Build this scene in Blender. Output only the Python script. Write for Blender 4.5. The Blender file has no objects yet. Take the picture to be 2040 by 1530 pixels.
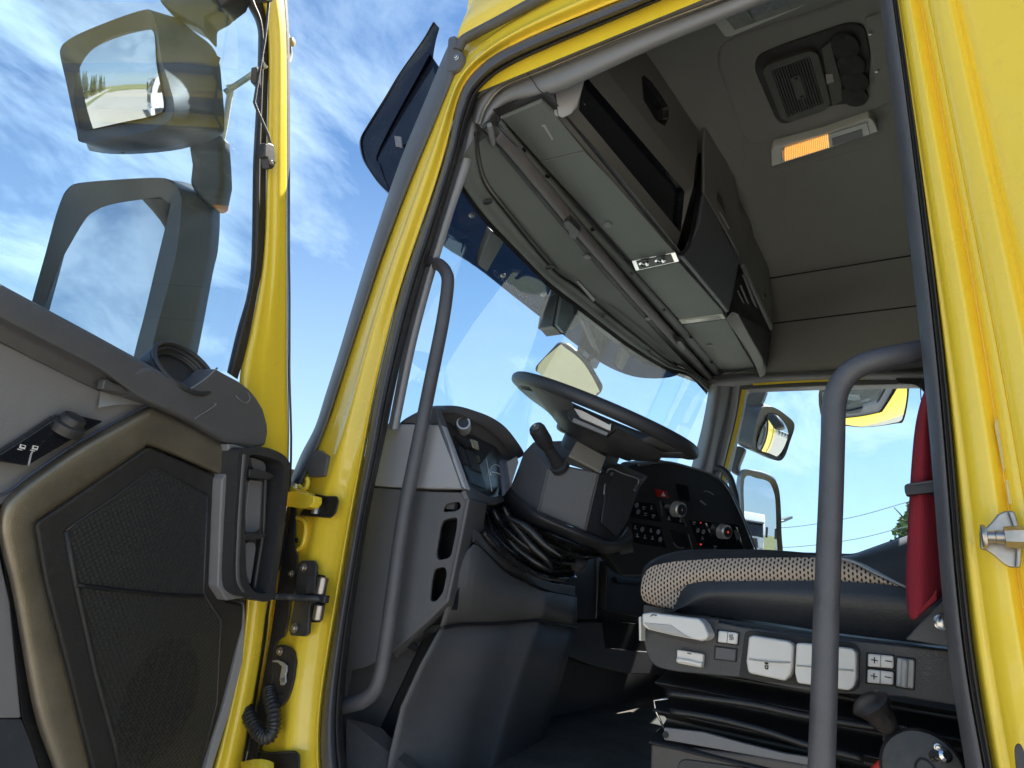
import bpy, bmesh, math, random
from mathutils import Vector as V, Matrix
from mathutils.geometry import tessellate_polygon
random.seed(7)
S = bpy.context.scene
COL = S.collection
R = math.radians
H = 1.90                                   # camera height above the yard

# ------------------------------------------------------------ camera
FPX = 1280.0
yaw, pit, rol = R(54.6), R(16.9), R(6.36)
CF = V((math.sin(yaw)*math.cos(pit), math.cos(yaw)*math.cos(pit), math.sin(pit)))
r0 = CF.cross(V((0, 0, 1))).normalized(); u0 = r0.cross(CF)
CR = (math.cos(rol)*r0+math.sin(rol)*u0).normalized()
CU = (-math.sin(rol)*r0+math.cos(rol)*u0).normalized()
cd = bpy.data.cameras.new('camera'); cam = bpy.data.objects.new('camera', cd); COL.objects.link(cam)
cd.sensor_width = 36; cd.lens = 36*FPX/2040; cd.clip_start = .02; cd.clip_end = 3000
cam.matrix_world = Matrix(((CR.x, CU.x, -CF.x, 0), (CR.y, CU.y, -CF.y, 0), (CR.z, CU.z, -CF.z, H), (0, 0, 0, 1)))
S.camera = cam
S.render.resolution_x = 1024; S.render.resolution_y = 768

# ------------------------------------------------------------ world, sun, exposure
SUN_EL, SUN_AZ = R(57), R(96)              # azimuth measured from +y towards +x
w = bpy.data.worlds.new('World'); S.world = w; w.use_nodes = True
nt = w.node_tree; N = nt.nodes; N.clear()
def nn(nt, t, **k):
    n = nt.nodes.new(t)
    for a, b in k.items():
        if a in n.inputs: n.inputs[a].default_value = b
        else: setattr(n, a, b)
    return n
L = nt.links.new
sky = nn(nt, 'ShaderNodeTexSky', sky_type='NISHITA', sun_disc=False, sun_elevation=SUN_EL, sun_rotation=SUN_AZ, altitude=100, air_density=1.25, dust_density=.25, ozone_density=2.2)
tc = nn(nt, 'ShaderNodeTexCoord')
# flat cloud deck: direction divided by its height, so clouds shrink towards the horizon
sep = nn(nt, 'ShaderNodeSeparateXYZ'); L(tc.outputs['Generated'], sep.inputs[0])
zc = nn(nt, 'ShaderNodeMath', operation='MAXIMUM'); L(sep.outputs['Z'], zc.inputs[0]); zc.inputs[1].default_value = .0
za = nn(nt, 'ShaderNodeMath', operation='ADD'); L(zc.outputs[0], za.inputs[0]); za.inputs[1].default_value = .34
dv = nn(nt, 'ShaderNodeVectorMath', operation='DIVIDE'); L(tc.outputs['Generated'], dv.inputs[0])
cmb = nn(nt, 'ShaderNodeCombineXYZ'); [L(za.outputs[0], cmb.inputs[i]) for i in range(3)]; L(cmb.outputs[0], dv.inputs[1])
mp = nn(nt, 'ShaderNodeMapping'); mp.inputs['Location'].default_value = (3.4, .6, 0); mp.inputs['Rotation'].default_value = (0, 0, R(25)); mp.inputs['Scale'].default_value = (.95, 1.45, 0); L(dv.outputs[0], mp.inputs[0])
n1 = nn(nt, 'ShaderNodeTexNoise', Scale=2.5, Detail=10, Roughness=.62, Distortion=.4); L(mp.outputs[0], n1.inputs['Vector'])
n2 = nn(nt, 'ShaderNodeTexNoise', Scale=.75, Detail=3, Roughness=.5); L(mp.outputs[0], n2.inputs['Vector'])
mu = nn(nt, 'ShaderNodeMath', operation='MULTIPLY'); L(n1.outputs[0], mu.inputs[0]); L(n2.outputs[0], mu.inputs[1])
cr = nn(nt, 'ShaderNodeValToRGB'); cr.color_ramp.elements[0].position = .226; cr.color_ramp.elements[1].position = .36
cr.color_ramp.elements[1].color = (.85, .85, .85, 1); L(mu.outputs[0], cr.inputs[0])
# thin veil near the horizon
vr = nn(nt, 'ShaderNodeMapRange'); L(sep.outputs['Z'], vr.inputs[0]); vr.inputs[1].default_value = 0; vr.inputs[2].default_value = .55; vr.inputs[3].default_value = .62; vr.inputs[4].default_value = 0
mxf = nn(nt, 'ShaderNodeMath', operation='MAXIMUM'); L(cr.outputs[0], mxf.inputs[0]); L(vr.outputs[0], mxf.inputs[1])
mix = nn(nt, 'ShaderNodeMix', data_type='RGBA'); L(mxf.outputs[0], mix.inputs[0]); L(sky.outputs[0], mix.inputs[6]); mix.inputs[7].default_value = (8.6, 9.0, 9.6, 1)
tint = nn(nt, 'ShaderNodeMix', data_type='RGBA', blend_type='MULTIPLY'); tint.inputs[0].default_value = 1; L(mix.outputs[2], tint.inputs[6]); tint.inputs[7].default_value = (.76, .97, 1.14, 1)
bg = nn(nt, 'ShaderNodeBackground', Strength=.053); L(tint.outputs[2], bg.inputs[0])
wo = nn(nt, 'ShaderNodeOutputWorld'); L(bg.outputs[0], wo.inputs[0])
sl = bpy.data.lights.new('sun', 'SUN'); sun = bpy.data.objects.new('sun', sl); COL.objects.link(sun)
sl.energy = 5.0; sl.angle = R(.5); sl.color = (1, .95, .86)
sd = V((math.sin(SUN_AZ)*math.cos(SUN_EL), math.cos(SUN_AZ)*math.cos(SUN_EL), math.sin(SUN_EL)))
sun.rotation_euler = sd.to_track_quat('Z', 'Y').to_euler(); sun.location = (0, 0, 20)
S.view_settings.view_transform = 'Standard'; S.view_settings.look = 'None'; S.view_settings.gamma = 1
S.view_settings.exposure = 1.42; S.view_settings.use_curve_mapping = False
S.cycles.max_bounces = 14; S.cycles.diffuse_bounces = 8; S.cycles.glossy_bounces = 6; S.cycles.transparent_max_bounces = 24
S.cycles.use_denoising = True; S.cycles.caustics_reflective = False; S.cycles.caustics_refractive = False

# ------------------------------------------------------------ placing helpers
C0 = V((0, 0, H))
def ray(px, py): return CF+CR*((px-1020)/FPX)-CU*((py-765)/FPX)
def fx(px, py, x): d = ray(px, py); return C0+d*(x/d.x)
def fy(px, py, y): d = ray(px, py); return C0+d*(y/d.y)
def fz(px, py, z): d = ray(px, py); return C0+d*(z/d.z)         # z relative to the camera
def fp(px, py, o, n): d = ray(px, py); return C0+d*((o-C0).dot(n)/d.dot(n))
def FX(pts, x): return [fx(a, b, x) for a, b in pts]
def FY(pts, y): return [fy(a, b, y) for a, b in pts]
def FZ(pts, z): return [fz(a, b, z) for a, b in pts]

# ------------------------------------------------------------ materials
MATS = {}
def mat(name, col, rough=.5, metal=0, grain=0, gs=700, coat=0, var=.12, vs=6, spec=.5, emit=0, ecol=None, sheen=0, dirt=0, weave=0):
    if name in MATS: return MATS[name]
    m = bpy.data.materials.new(name); m.use_nodes = True; t = m.node_tree; b = t.nodes['Principled BSDF']; l = t.links.new
    b.inputs['Roughness'].default_value = rough; b.inputs['Metallic'].default_value = metal
    b.inputs['Coat Weight'].default_value = coat; b.inputs['Coat Roughness'].default_value = .04
    b.inputs['Specular IOR Level'].default_value = spec
    if sheen: b.inputs['Sheen Weight'].default_value = sheen
    c = t.nodes.new('ShaderNodeTexCoord')
    n = nn(t, 'ShaderNodeTexNoise', Scale=vs, Detail=6, Roughness=.65); l(c.outputs['Object'], n.inputs['Vector'])
    mr = nn(t, 'ShaderNodeMapRange'); l(n.outputs[0], mr.inputs[0]); mr.inputs[1].default_value = .3; mr.inputs[2].default_value = .7
    mr.inputs[3].default_value = 1-var; mr.inputs[4].default_value = 1+var
    h = nn(t, 'ShaderNodeHueSaturation'); h.inputs['Color'].default_value = (*col, 1); l(mr.outputs[0], h.inputs['Value']); l(h.outputs[0], b.inputs['Base Color'])
    # fine scuffs and dust on top of the large-scale variation
    f = nn(t, 'ShaderNodeTexNoise', Scale=75, Detail=8, Roughness=.75, Distortion=.6); l(c.outputs['Object'], f.inputs['Vector'])
    fr_ = nn(t, 'ShaderNodeMapRange'); l(f.outputs[0], fr_.inputs[0]); fr_.inputs[1].default_value = .56; fr_.inputs[2].default_value = .74; fr_.inputs[3].default_value = 0; fr_.inputs[4].default_value = dirt or .10
    dx = nn(t, 'ShaderNodeMix', data_type='RGBA'); l(fr_.outputs[0], dx.inputs[0]); l(h.outputs[0], dx.inputs[6]); dx.inputs[7].default_value = (.42, .33, .10, 1) if dirt else (.33, .31, .28, 1); l(dx.outputs[2], b.inputs['Base Color'])
    r = nn(t, 'ShaderNodeMapRange'); l(n.outputs[0], r.inputs[0]); r.inputs[1].default_value = .3; r.inputs[2].default_value = .7
    r.inputs[3].default_value = max(.0, rough*(1-.18)); r.inputs[4].default_value = min(1, rough*(1.18)); l(r.outputs[0], b.inputs['Roughness'])
    if grain:
        g = nn(t, 'ShaderNodeTexNoise', Scale=gs, Detail=2, Roughness=.5); l(c.outputs['Object'], g.inputs['Vector'])
        bu = nn(t, 'ShaderNodeBump', Strength=grain, Distance=.001); l(g.outputs[0], bu.inputs['Height']); l(bu.outputs[0], b.inputs['Normal'])
    if weave:
        wv_ = nn(t, 'ShaderNodeTexWave', Scale=weave, Distortion=.3, bands_direction='Z'); l(c.outputs['Object'], wv_.inputs['Vector'])
        wy = nn(t, 'ShaderNodeTexWave', Scale=weave*.45, Distortion=.2, bands_direction='Y'); l(c.outputs['Object'], wy.inputs['Vector'])
        ad = nn(t, 'ShaderNodeMath', operation='ADD'); l(wv_.outputs[1], ad.inputs[0]); l(wy.outputs[1], ad.inputs[1])
        bw = nn(t, 'ShaderNodeBump', Strength=.6, Distance=.0008); l(ad.outputs[0], bw.inputs['Height']); l(bw.outputs[0], b.inputs['Normal'])
    if emit: b.inputs['Emission Color'].default_value = (*(ecol or col), 1); b.inputs['Emission Strength'].default_value = emit
    MATS[name] = m; return m
YEL = mat('yellow_paint', (.90, .65, .045), .30, coat=.7, var=.03, vs=4, grain=.035, gs=420, dirt=.22)
TRIM = mat('grey_trim', (.20, .20, .215), .55, grain=.5, gs=900, var=.06)
TRIML = mat('light_grey_trim', (.36, .36, .385), .5, grain=.4, gs=900, var=.05)
TRIMD = mat('dark_trim', (.100, .100, .110), .5, grain=.5, gs=800, var=.1)
BLK = mat('black_plastic', (.036, .036, .041), .42, grain=.35, gs=600, var=.12)
VBLK = mat('deep_black', (.008, .008, .010), .55, var=.1)
RUB = mat('rubber_seal', (.075, .075, .085), .5, grain=.3, gs=300, var=.15, vs=14)
RUBD = mat('dark_rubber', (.028, .025, .026), .6, grain=.3, gs=300, var=.2, vs=14)
CEIL = mat('headliner', (.265, .258, .24), .9, grain=.5, gs=1200, var=.06, sheen=.2)
SHELF = mat('shelf_plastic', (.150, .166, .162), .6, grain=.45, gs=900, var=.04)
CONS = mat('console_plastic', (.165, .162, .16), .5, grain=.4, gs=900, var=.05)
WHT = mat('white_plastic', (.72, .70, .68), .38, grain=.15, gs=700, var=.03)
SIL = mat('silver', (.62, .62, .64), .25, metal=.9, var=.05)
CHR = mat('chrome', (.75, .75, .76), .15, metal=1, var=.05)
STEEL = mat('steel', (.42, .38, .35), .32, metal=.9, var=.25, vs=40)
BRNZ = mat('brushed_bronze', (.25, .215, .165), .33, metal=.6, grain=.45, gs=650, var=.3, vs=7)
GREYH = mat('handle_grey', (.085, .085, .097), .40, grain=.5, gs=700, var=.16, vs=22)
RED = mat('red_webbing', (.36, .022, .042), .75, var=.18, vs=14, weave=420)
REDB = mat('red_button', (.5, .02, .02), .35, var=.05)
LEATH = mat('black_leather', (.038, .040, .047), .42, grain=.5, gs=350, var=.15)
FLOOR = mat('rubber_floor', (.12, .112, .10), .95, grain=.9, gs=500, var=.3, vs=9, spec=.15)
TRIMM = mat('mid_dark_trim', (.12, .12, .13), .5, grain=.5, gs=900, var=.06)
GLOSSB = mat('gloss_black', (.012, .013, .018), .12, var=.05)
NAVY = mat('smoked_visor_cap', (.012, .013, .022), .16, var=.2, vs=9, coat=.15, spec=.35)
PRINT = mat('white_print', (.75, .75, .75), .5, var=.02)
PAPER = mat('sticker', (.62, .52, .22), .5, var=.1, vs=60)
WHP = mat('white_paint', (.78, .79, .80), .3, coat=.4, var=.04)
LENS = mat('lamp_lens', (.42, .43, .40), .22, var=.15, vs=60)
AMB = mat('amber_lamp', (.75, .30, .05), .3, emit=.16, ecol=(1, .30, .03), var=.2, vs=60)
LIME = mat('white_enamel_frame', (.62, .62, .56), .4, var=.04)

def glass(name, tint=(.95, .98, 1), fac=1.0, rough=.0, dust=.035):
    m = bpy.data.materials.new(name); m.use_nodes = True; t = m.node_tree; t.nodes.clear()
    tr = nn(t, 'ShaderNodeBsdfTransparent', Color=(*tint, 1)); gl = nn(t, 'ShaderNodeBsdfGlossy', Roughness=rough)
    fr = nn(t, 'ShaderNodeFresnel', IOR=1.5); mu = nn(t, 'ShaderNodeMath', operation='MULTIPLY'); mu.inputs[1].default_value = fac
    mx = nn(t, 'ShaderNodeMixShader'); o = nn(t, 'ShaderNodeOutputMaterial')
    c = t.nodes.new('ShaderNodeTexCoord'); n = nn(t, 'ShaderNodeTexNoise', Scale=5, Detail=5, Roughness=.6); t.links.new(c.outputs['Object'], n.inputs['Vector'])
    mr = nn(t, 'ShaderNodeMapRange'); t.links.new(n.outputs[0], mr.inputs[0]); mr.inputs[1].default_value = .35; mr.inputs[2].default_value = .75; mr.inputs[3].default_value = 0; mr.inputs[4].default_value = dust
    df = nn(t, 'ShaderNodeBsdfDiffuse', Color=(.7, .7, .7, 1)); m2 = nn(t, 'ShaderNodeMixShader')
    t.links.new(mr.outputs[0], m2.inputs[0]); t.links.new(tr.outputs[0], m2.inputs[1]); t.links.new(df.outputs[0], m2.inputs[2])
    t.links.new(fr.outputs[0], mu.inputs[0]); t.links.new(mu.outputs[0], mx.inputs[0]); t.links.new(m2.outputs[0], mx.inputs[1]); t.links.new(gl.outputs[0], mx.inputs[2]); t.links.new(mx.outputs[0], o.inputs[0])
    return m
GLASS = glass('window_glass', (.90, .96, 1.0), .17)
WSCR = glass('windscreen_glass', (.80, .95, 1.0), .12)
SMOKE = glass('smoked_acrylic', (.022, .030, .042), .12, .06, .004)
def mirror_mat():
    m = bpy.data.materials.new('mirror_glass'); m.use_nodes = True; b = m.node_tree.nodes['Principled BSDF']
    b.inputs['Base Color'].default_value = (.60, .62, .64, 1); b.inputs['Metallic'].default_value = 1; b.inputs['Roughness'].default_value = .0
    return m
MIR = mirror_mat()
MIRD = MIR.copy(); MIRD.name = 'dimmed_mirror_glass'; MIRD.node_tree.nodes['Principled BSDF'].inputs['Base Color'].default_value = (.40, .39, .30, 1)  # darker copy: bright reflected ground toned down in the glass colour

# fabric with small oval openings
def fabric_mat():
    m = bpy.data.materials.new('mesh_fabric'); m.use_nodes = True; t = m.node_tree; b = t.nodes['Principled BSDF']; l = t.links.new
    uv = t.nodes.new('ShaderNodeTexCoord'); se = nn(t, 'ShaderNodeSeparateXYZ'); l(uv.outputs['UV'], se.inputs[0])
    def M(op, a, bb=None, c=None):
        n = nn(t, 'ShaderNodeMath', operation=op)
        for i, q in enumerate((a, bb, c)):
            if q is None: continue
            if isinstance(q, (int, float)): n.inputs[i].default_value = q
            else: l(q, n.inputs[i])
        return n.outputs[0]
    u = M('MULTIPLY', se.outputs[0], 1/.0058); v = M('MULTIPLY', se.outputs[1], 1/.0082)
    row = M('FLOOR', M('MULTIPLY', u, 1)); off = M('MULTIPLY', M('MODULO', row, 2), .5)
    fu = M('SUBTRACT', M('FRACT', u), .5); fv = M('SUBTRACT', M('FRACT', M('ADD', v, off)), .5)
    d = M('SQRT', M('ADD', M('POWER', M('MULTIPLY', fu, 1.75), 2), M('POWER', M('MULTIPLY', fv, 1.35), 2)))
    rr = nn(t, 'ShaderNodeMapRange'); l(d, rr.inputs[0]); rr.inputs[1].default_value = .36; rr.inputs[2].default_value = .52
    mx = nn(t, 'ShaderNodeMix', data_type='RGBA'); l(rr.outputs[0], mx.inputs[0]); mx.inputs[6].default_value = (.02, .018, .018, 1); mx.inputs[7].default_value = (.52, .42, .34, 1)
    l(mx.outputs[2], b.inputs['Base Color']); b.inputs['Roughness'].default_value = .8
    bu = nn(t, 'ShaderNodeBump', Strength=.8, Distance=.001); l(rr.outputs[0], bu.inputs['Height']); l(bu.outputs[0], b.inputs['Normal'])
    return m
FAB = fabric_mat()
def dots_mat():
    m = bpy.data.materials.new('embossed_dots'); m.use_nodes = True; t = m.node_tree; b = t.nodes['Principled BSDF']; l = t.links.new
    b.inputs['Roughness'].default_value = .42; b.inputs['Base Color'].default_value = (.030, .030, .031, 1)
    uv = t.nodes.new('ShaderNodeTexCoord'); v = nn(t, 'ShaderNodeTexVoronoi', Scale=150, Randomness=.0); v.voronoi_dimensions = '2D'
    mp = nn(t, 'ShaderNodeMapping'); mp.inputs['Rotation'].default_value = (0, 0, R(38)); l(uv.outputs['UV'], mp.inputs[0]); l(mp.outputs[0], v.inputs['Vector'])
    bu = nn(t, 'ShaderNodeBump', Strength=1, Distance=.0014); bu.invert = True; l(v.outputs['Distance'], bu.inputs['Height']); l(bu.outputs[0], b.inputs['Normal'])
    return m
DOTS = dots_mat()

# ------------------------------------------------------------ object helpers
ORG = {}
def link(o, parent):
    COL.objects.link(o)
    if parent: o.parent = parent; ORG[o.name] = ORG[parent.name]
    else: ORG[o.name] = V((0, 0, 0))
    return o
def thing(name, label, cat, loc, group=None, kind=None):
    o = bpy.data.objects.new(name, None); o.location = loc; o.empty_display_size = .1; COL.objects.link(o)
    o['label'] = label; o['category'] = cat
    if group: o['group'] = group
    if kind: o['kind'] = kind
    ORG[o.name] = V(loc); return o
def add(name, vs, fs, m, parent=None, smooth=False, bevel=0, seg=2, solid=0, soff=-1, sub=0, label=None, uv=None):
    og = ORG[parent.name] if parent else V((0, 0, 0))
    me = bpy.data.meshes.new(name); me.from_pydata([tuple(v-og) for v in vs], [], fs); me.update()
    o = bpy.data.objects.new(name, me); link(o, parent)
    me.materials.append(m)
    if smooth: me.polygons.foreach_set('use_smooth', [True]*len(me.polygons))
    if uv:
        ul = me.uv_layers.new(name='UVMap'); U, W, O = uv
        for p in me.polygons:
            for li in p.loop_indices:
                q = vs[me.loops[li].vertex_index]-O; ul.data[li].uv = (q.dot(U), q.dot(W))
    if solid:
        k = o.modifiers.new('s', 'SOLIDIFY'); k.thickness = solid; k.offset = soff
    if bevel:
        k = o.modifiers.new('b', 'BEVEL'); k.width = bevel; k.segments = seg; k.limit_method = 'ANGLE'; k.angle_limit = R(25); k.harden_normals = False
        if not smooth: me.polygons.foreach_set('use_smooth', [True]*len(me.polygons))
        k2 = o.modifiers.new('w', 'WEIGHTED_NORMAL'); k2.keep_sharp = False
    if sub:
        k = o.modifiers.new('u', 'SUBSURF'); k.levels = sub; k.render_levels = sub
    if label: o['label'] = label
    return o
def cr(p, n=6, closed=False):
    out = []; m = len(p); rng = range(m if closed else m-1)
    for i in rng:
        a = p[(i-1) % m] if closed or i > 0 else p[0]*2-p[1]; b = p[i]; c = p[(i+1) % m]; d = p[(i+2) % m] if closed or i+2 < m else p[-1]*2-p[-2]
        for k in range(n):
            t = k/n; out.append(.5*((2*b)+(c-a)*t+(2*a-5*b+4*c-d)*t*t+(3*b-a-3*c+d)*t**3))
    if not closed: out.append(p[-1].copy())
    return out
def resample(p, n):
    d = [0]
    for a, b in zip(p, p[1:]): d.append(d[-1]+(b-a).length)
    out = []; j = 0
    for i in range(n):
        s = d[-1]*i/(n-1)
        while j < len(d)-2 and d[j+1] < s: j += 1
        t = (s-d[j])/max(1e-9, d[j+1]-d[j]); out.append(p[j].lerp(p[j+1], min(1, max(0, t))))
    return out
def relaxed(p, it):
    p = [q.copy() for q in p]
    for _ in range(it): p = [p[0]]+[p[i]*.5+(p[i-1]+p[i+1])*.25 for i in range(1, len(p)-1)]+[p[-1]]
    return p
def loft(name, rails, m, parent=None, n=6, curve=True, cross=1, match=False, relax=0, **k):
    rs = [cr(r, n) if curve else list(r) for r in rails]
    if relax: rs = [relaxed(r, relax) for r in rs]
    if match:
        q = max(len(r) for r in rs); rs = [resample(r, q) for r in rs]
    if cross > 1 and len(rs) > 2:
        cols = [cr([r[i] for r in rs], cross) for i in range(len(rs[0]))]
        rs = [[c[j] for c in cols] for j in range(len(cols[0]))]
    q = len(rs[0]); vs = [v for r in rs for v in r]
    fs = [(i*q+j, i*q+j+1, (i+1)*q+j+1, (i+1)*q+j) for i in range(len(rs)-1) for j in range(q-1)]
    k.setdefault('smooth', True)
    return add(name, vs, fs, m, parent, **k)
def rnd(pts, r, n=4, only=None):
    out = []; m = len(pts)
    for i, p in enumerate(pts):
        a, b = pts[i-1], pts[(i+1) % m]
        if only is not None and i not in only: out.append(p); continue
        ra = min(r, (a-p).length*.48); rb = min(r, (b-p).length*.48)
        s = p+(a-p).normalized()*ra; e = p+(b-p).normalized()*rb
        for k in range(n+1):
            t = k/n; out.append(s*(1-t)**2+p*2*t*(1-t)+e*t*t)
    return out
def plate(name, outer, d, m, parent=None, holes=(), bevel=.0, **k):
    """prism: outline pushed by vector d, with through holes"""
    d = V(d); loops = [list(outer)]+[list(h) for h in holes]
    flat = [p for l_ in loops for p in l_]; nv = len(flat)
    if holes:
        tr = [tuple(t) for t in tessellate_polygon(loops)]
        fs = [t for t in tr]+[tuple(i+nv for i in reversed(t)) for t in tr]
    else: fs = [tuple(range(nv)), tuple(reversed(range(nv, 2*nv)))]
    o = 0
    for l_ in loops:
        c = len(l_); fs += [(o+i, o+(i+1) % c, o+(i+1) % c+nv, o+i+nv) for i in range(c)]; o += c
    ob = add(name, flat+[p+d for p in flat], fs, m, parent, bevel=bevel, **k)
    bm = bmesh.new(); bm.from_mesh(ob.data); bmesh.ops.recalc_face_normals(bm, faces=bm.faces); bm.to_mesh(ob.data); bm.free()
    return ob
def tube(name, pts, r, m, parent=None, n=12, curve=True, k=6, caps=True, flat=None, **kw):
    p = cr(pts, k) if curve else list(pts); q = len(p)
    rr = [r]*q if isinstance(r, (int, float)) else [r[min(len(r)-1, int(i/(q-1)*(len(r)-1)))]*(1-(i/(q-1)*(len(r)-1)) % 1)+r[min(len(r)-1, int(i/(q-1)*(len(r)-1))+1)]*((i/(q-1)*(len(r)-1)) % 1) for i in range(q)]
    vs = []; t0 = (p[1]-p[0]).normalized(); up = V((0, 0, 1)) if abs(t0.z) < .9 else V((1, 0, 0)); nrm = t0.cross(up).normalized()
    for i in range(q):
        t = (p[min(i+1, q-1)]-p[max(i-1, 0)]).normalized(); nrm = (nrm-t*nrm.dot(t)).normalized(); b = t.cross(nrm)
        for j in range(n):
            a = 2*math.pi*j/n; vs.append(p[i]+(nrm*math.cos(a)+b*math.sin(a)*(flat or 1))*rr[i])
    fs = [(i*n+j, i*n+(j+1) % n, (i+1)*n+(j+1) % n, (i+1)*n+j) for i in range(q-1) for j in range(n)]
    if caps: fs += [tuple(reversed(range(n))), tuple(range((q-1)*n, q*n))]
    o = add(name, vs, fs, m, parent, smooth=True, **kw)
    if caps: o.data.polygons[-1].use_smooth = False; o.data.polygons[-2].use_smooth = False
    return o
def lathe(name, c, ax, prof, m, parent=None, n=24, sx=1, udir=None, **kw):
    ax = V(ax).normalized(); u = (V(udir) if udir else (V((0, 0, 1)) if abs(ax.z) < .9 else V((1, 0, 0)))); u = (u-ax*u.dot(ax)).normalized(); w_ = ax.cross(u)
    vs = []
    for r, h in prof:
        for j in range(n):
            a = 2*math.pi*j/n; vs.append(c+ax*h+(u*math.cos(a)*sx+w_*math.sin(a))*r)
    q = len(prof); fs = [(i*n+j, i*n+(j+1) % n, (i+1)*n+(j+1) % n, (i+1)*n+j) for i in range(q-1) for j in range(n)]
    fs += [tuple(reversed(range(n))), tuple(range((q-1)*n, q*n))]
    o = add(name, vs, fs, m, parent, smooth=True, **kw)
    k = o.modifiers.new('e', 'EDGE_SPLIT'); k.split_angle = R(40)
    return o
def box(name, c, s, m, parent=None, ax=None, bevel=.0, **k):
    X_, Y_, Z_ = ax or (V((1, 0, 0)), V((0, 1, 0)), V((0, 0, 1))); c = V(c)
    vs = [c+X_*s[0]/2*i+Y_*s[1]/2*j+Z_*s[2]/2*l for i in (-1, 1) for j in (-1, 1) for l in (-1, 1)]
    fs = [(0, 1, 3, 2), (4, 6, 7, 5), (0, 4, 5, 1), (2, 3, 7, 6), (0, 2, 6, 4), (1, 5, 7, 3)]
    return add(name, vs, fs, m, parent, bevel=bevel, **k)
def text(name, s, o, xd, yd, size, m, parent=None, ext=.0004, align='LEFT'):
    c = bpy.data.curves.new(name, 'FONT'); c.body = s; c.size = size; c.extrude = ext; c.align_x = align; c.resolution_u = 3
    tmp = bpy.data.objects.new('tmp', c); COL.objects.link(tmp); bpy.context.view_layer.update()
    me = bpy.data.meshes.new_from_object(tmp.evaluated_get(bpy.context.evaluated_depsgraph_get()))
    bpy.data.objects.remove(tmp); bpy.data.curves.remove(c); me.name = name
    me.materials.clear(); me.materials.append(m)
    xd = V(xd).normalized(); zd = xd.cross(V(yd)).normalized(); yd = zd.cross(xd)
    og = ORG[parent.name] if parent else V((0, 0, 0)); q = o-og
    me.transform(Matrix(((xd.x, yd.x, zd.x, q.x), (xd.y, yd.y, zd.y, q.y), (xd.z, yd.z, zd.z, q.z), (0, 0, 0, 1))))
    ob = bpy.data.objects.new(name, me); link(ob, parent)
    return ob
def bolt(c, n, r, m, parent, name='bolt'):
    return lathe(name, c, n, [(r*1.5, 0), (r*1.5, .0015), (r, .002), (r, .006), (r*.8, .007), (r*.45, .007), (r*.4, .004)], m, parent, n=14)
def struct(name, vs, fs, m, **k):
    o = add(name, vs, fs, m, **k); o['kind'] = 'structure'; return o
XD, YD, ZD = V((1, 0, 0)), V((0, 1, 0)), V((0, 0, 1))

# ============================================================ surroundings
def ground_mat(name, c1, c2, sc, rough=.9):
    m = bpy.data.materials.new(name); m.use_nodes = True; t = m.node_tree; b = t.nodes['Principled BSDF']; l = t.links.new
    c = t.nodes.new('ShaderNodeTexCoord'); n = nn(t, 'ShaderNodeTexNoise', Scale=sc, Detail=9, Roughness=.7); l(c.outputs['Object'], n.inputs['Vector'])
    n2_ = nn(t, 'ShaderNodeTexNoise', Scale=sc*14, Detail=5, Roughness=.7); l(c.outputs['Object'], n2_.inputs['Vector'])
    a = nn(t, 'ShaderNodeMix', data_type='FLOAT'); a.inputs[0].default_value = .4; l(n.outputs[0], a.inputs[2]); l(n2_.outputs[0], a.inputs[3])
    r = nn(t, 'ShaderNodeMapRange'); l(a.outputs[0], r.inputs[0]); r.inputs[1].default_value = .35; r.inputs[2].default_value = .65
    x = nn(t, 'ShaderNodeMix', data_type='RGBA'); l(r.outputs[0], x.inputs[0]); x.inputs[6].default_value = (*c1, 1); x.inputs[7].default_value = (*c2, 1)
    l(x.outputs[2], b.inputs['Base Color']); b.inputs['Roughness'].default_value = rough
    bu = nn(t, 'ShaderNodeBump', Strength=.4, Distance=.02); l(n2_.outputs[0], bu.inputs['Height']); l(bu.outputs[0], b.inputs['Normal']); return m
GRASS = ground_mat('dry_grass', (.10, .13, .035), (.24, .22, .09), .15)
YARD = ground_mat('concrete_yard', (.36, .33, .27), (.44, .405, .34), .12)
ROAD = ground_mat('gravel_road', (.40, .37, .31), (.50, .46, .39), .3)
def sheet(name, x0, x1, y0, y1, z, m):
    return struct(name, [V((x0, y0, z)), V((x1, y0, z)), V((x1, y1, z)), V((x0, y1, z))], [(0, 1, 2, 3)], m)
sheet('grass_ground', -1200, 1200, -1200, 1200, 0, GRASS)
sheet('concrete_yard', -70, 120, -60, 9, .004, YARD)
sheet('gravel_road', -160, 120, 12, 19, .004, ROAD)
BARK = mat('bark', (.12, .09, .06), .9, var=.3, vs=8)
def leaf_mat(n, c):
    m = mat(n, c, .7, var=.35, vs=3); return m
LF1 = leaf_mat('spruce_needles', (.035, .065, .022)); LF2 = leaf_mat('poplar_leaves', (.10, .16, .04))
def crown_mesh(kind, h, r, n, seed):
    rg = random.Random(seed); vs = []; fs = []
    for i in range(n):
        t = rg.random()**.8
        if kind == 'spruce': z = .08*h+t*.92*h; rad = r*(1-t)*(.55+.45*abs(math.sin(t*26)))+.05; s = .35*(1-t*.6)
        else: z = .3*h+t*.7*h; rad = r*math.sin(math.pi*min(.97, .12+t*.9))**.6; s = .16
        a = rg.random()*6.283; q = rad*(rg.random()**.45); c = V((math.cos(a)*q, math.sin(a)*q, z+rg.uniform(-.1, .1)))
        d1 = V((rg.gauss(0, 1), rg.gauss(0, 1), rg.gauss(0, .6))).normalized()*s; d2 = V((rg.gauss(0, 1), rg.gauss(0, 1), rg.gauss(0, 1))).normalized().cross(d1).normalized()*s*.6
        b = len(vs); vs += [c-d1, c+d2, c+d1, c-d2]; fs.append((b, b+1, b+2, b+3))
    return vs, fs
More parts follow.
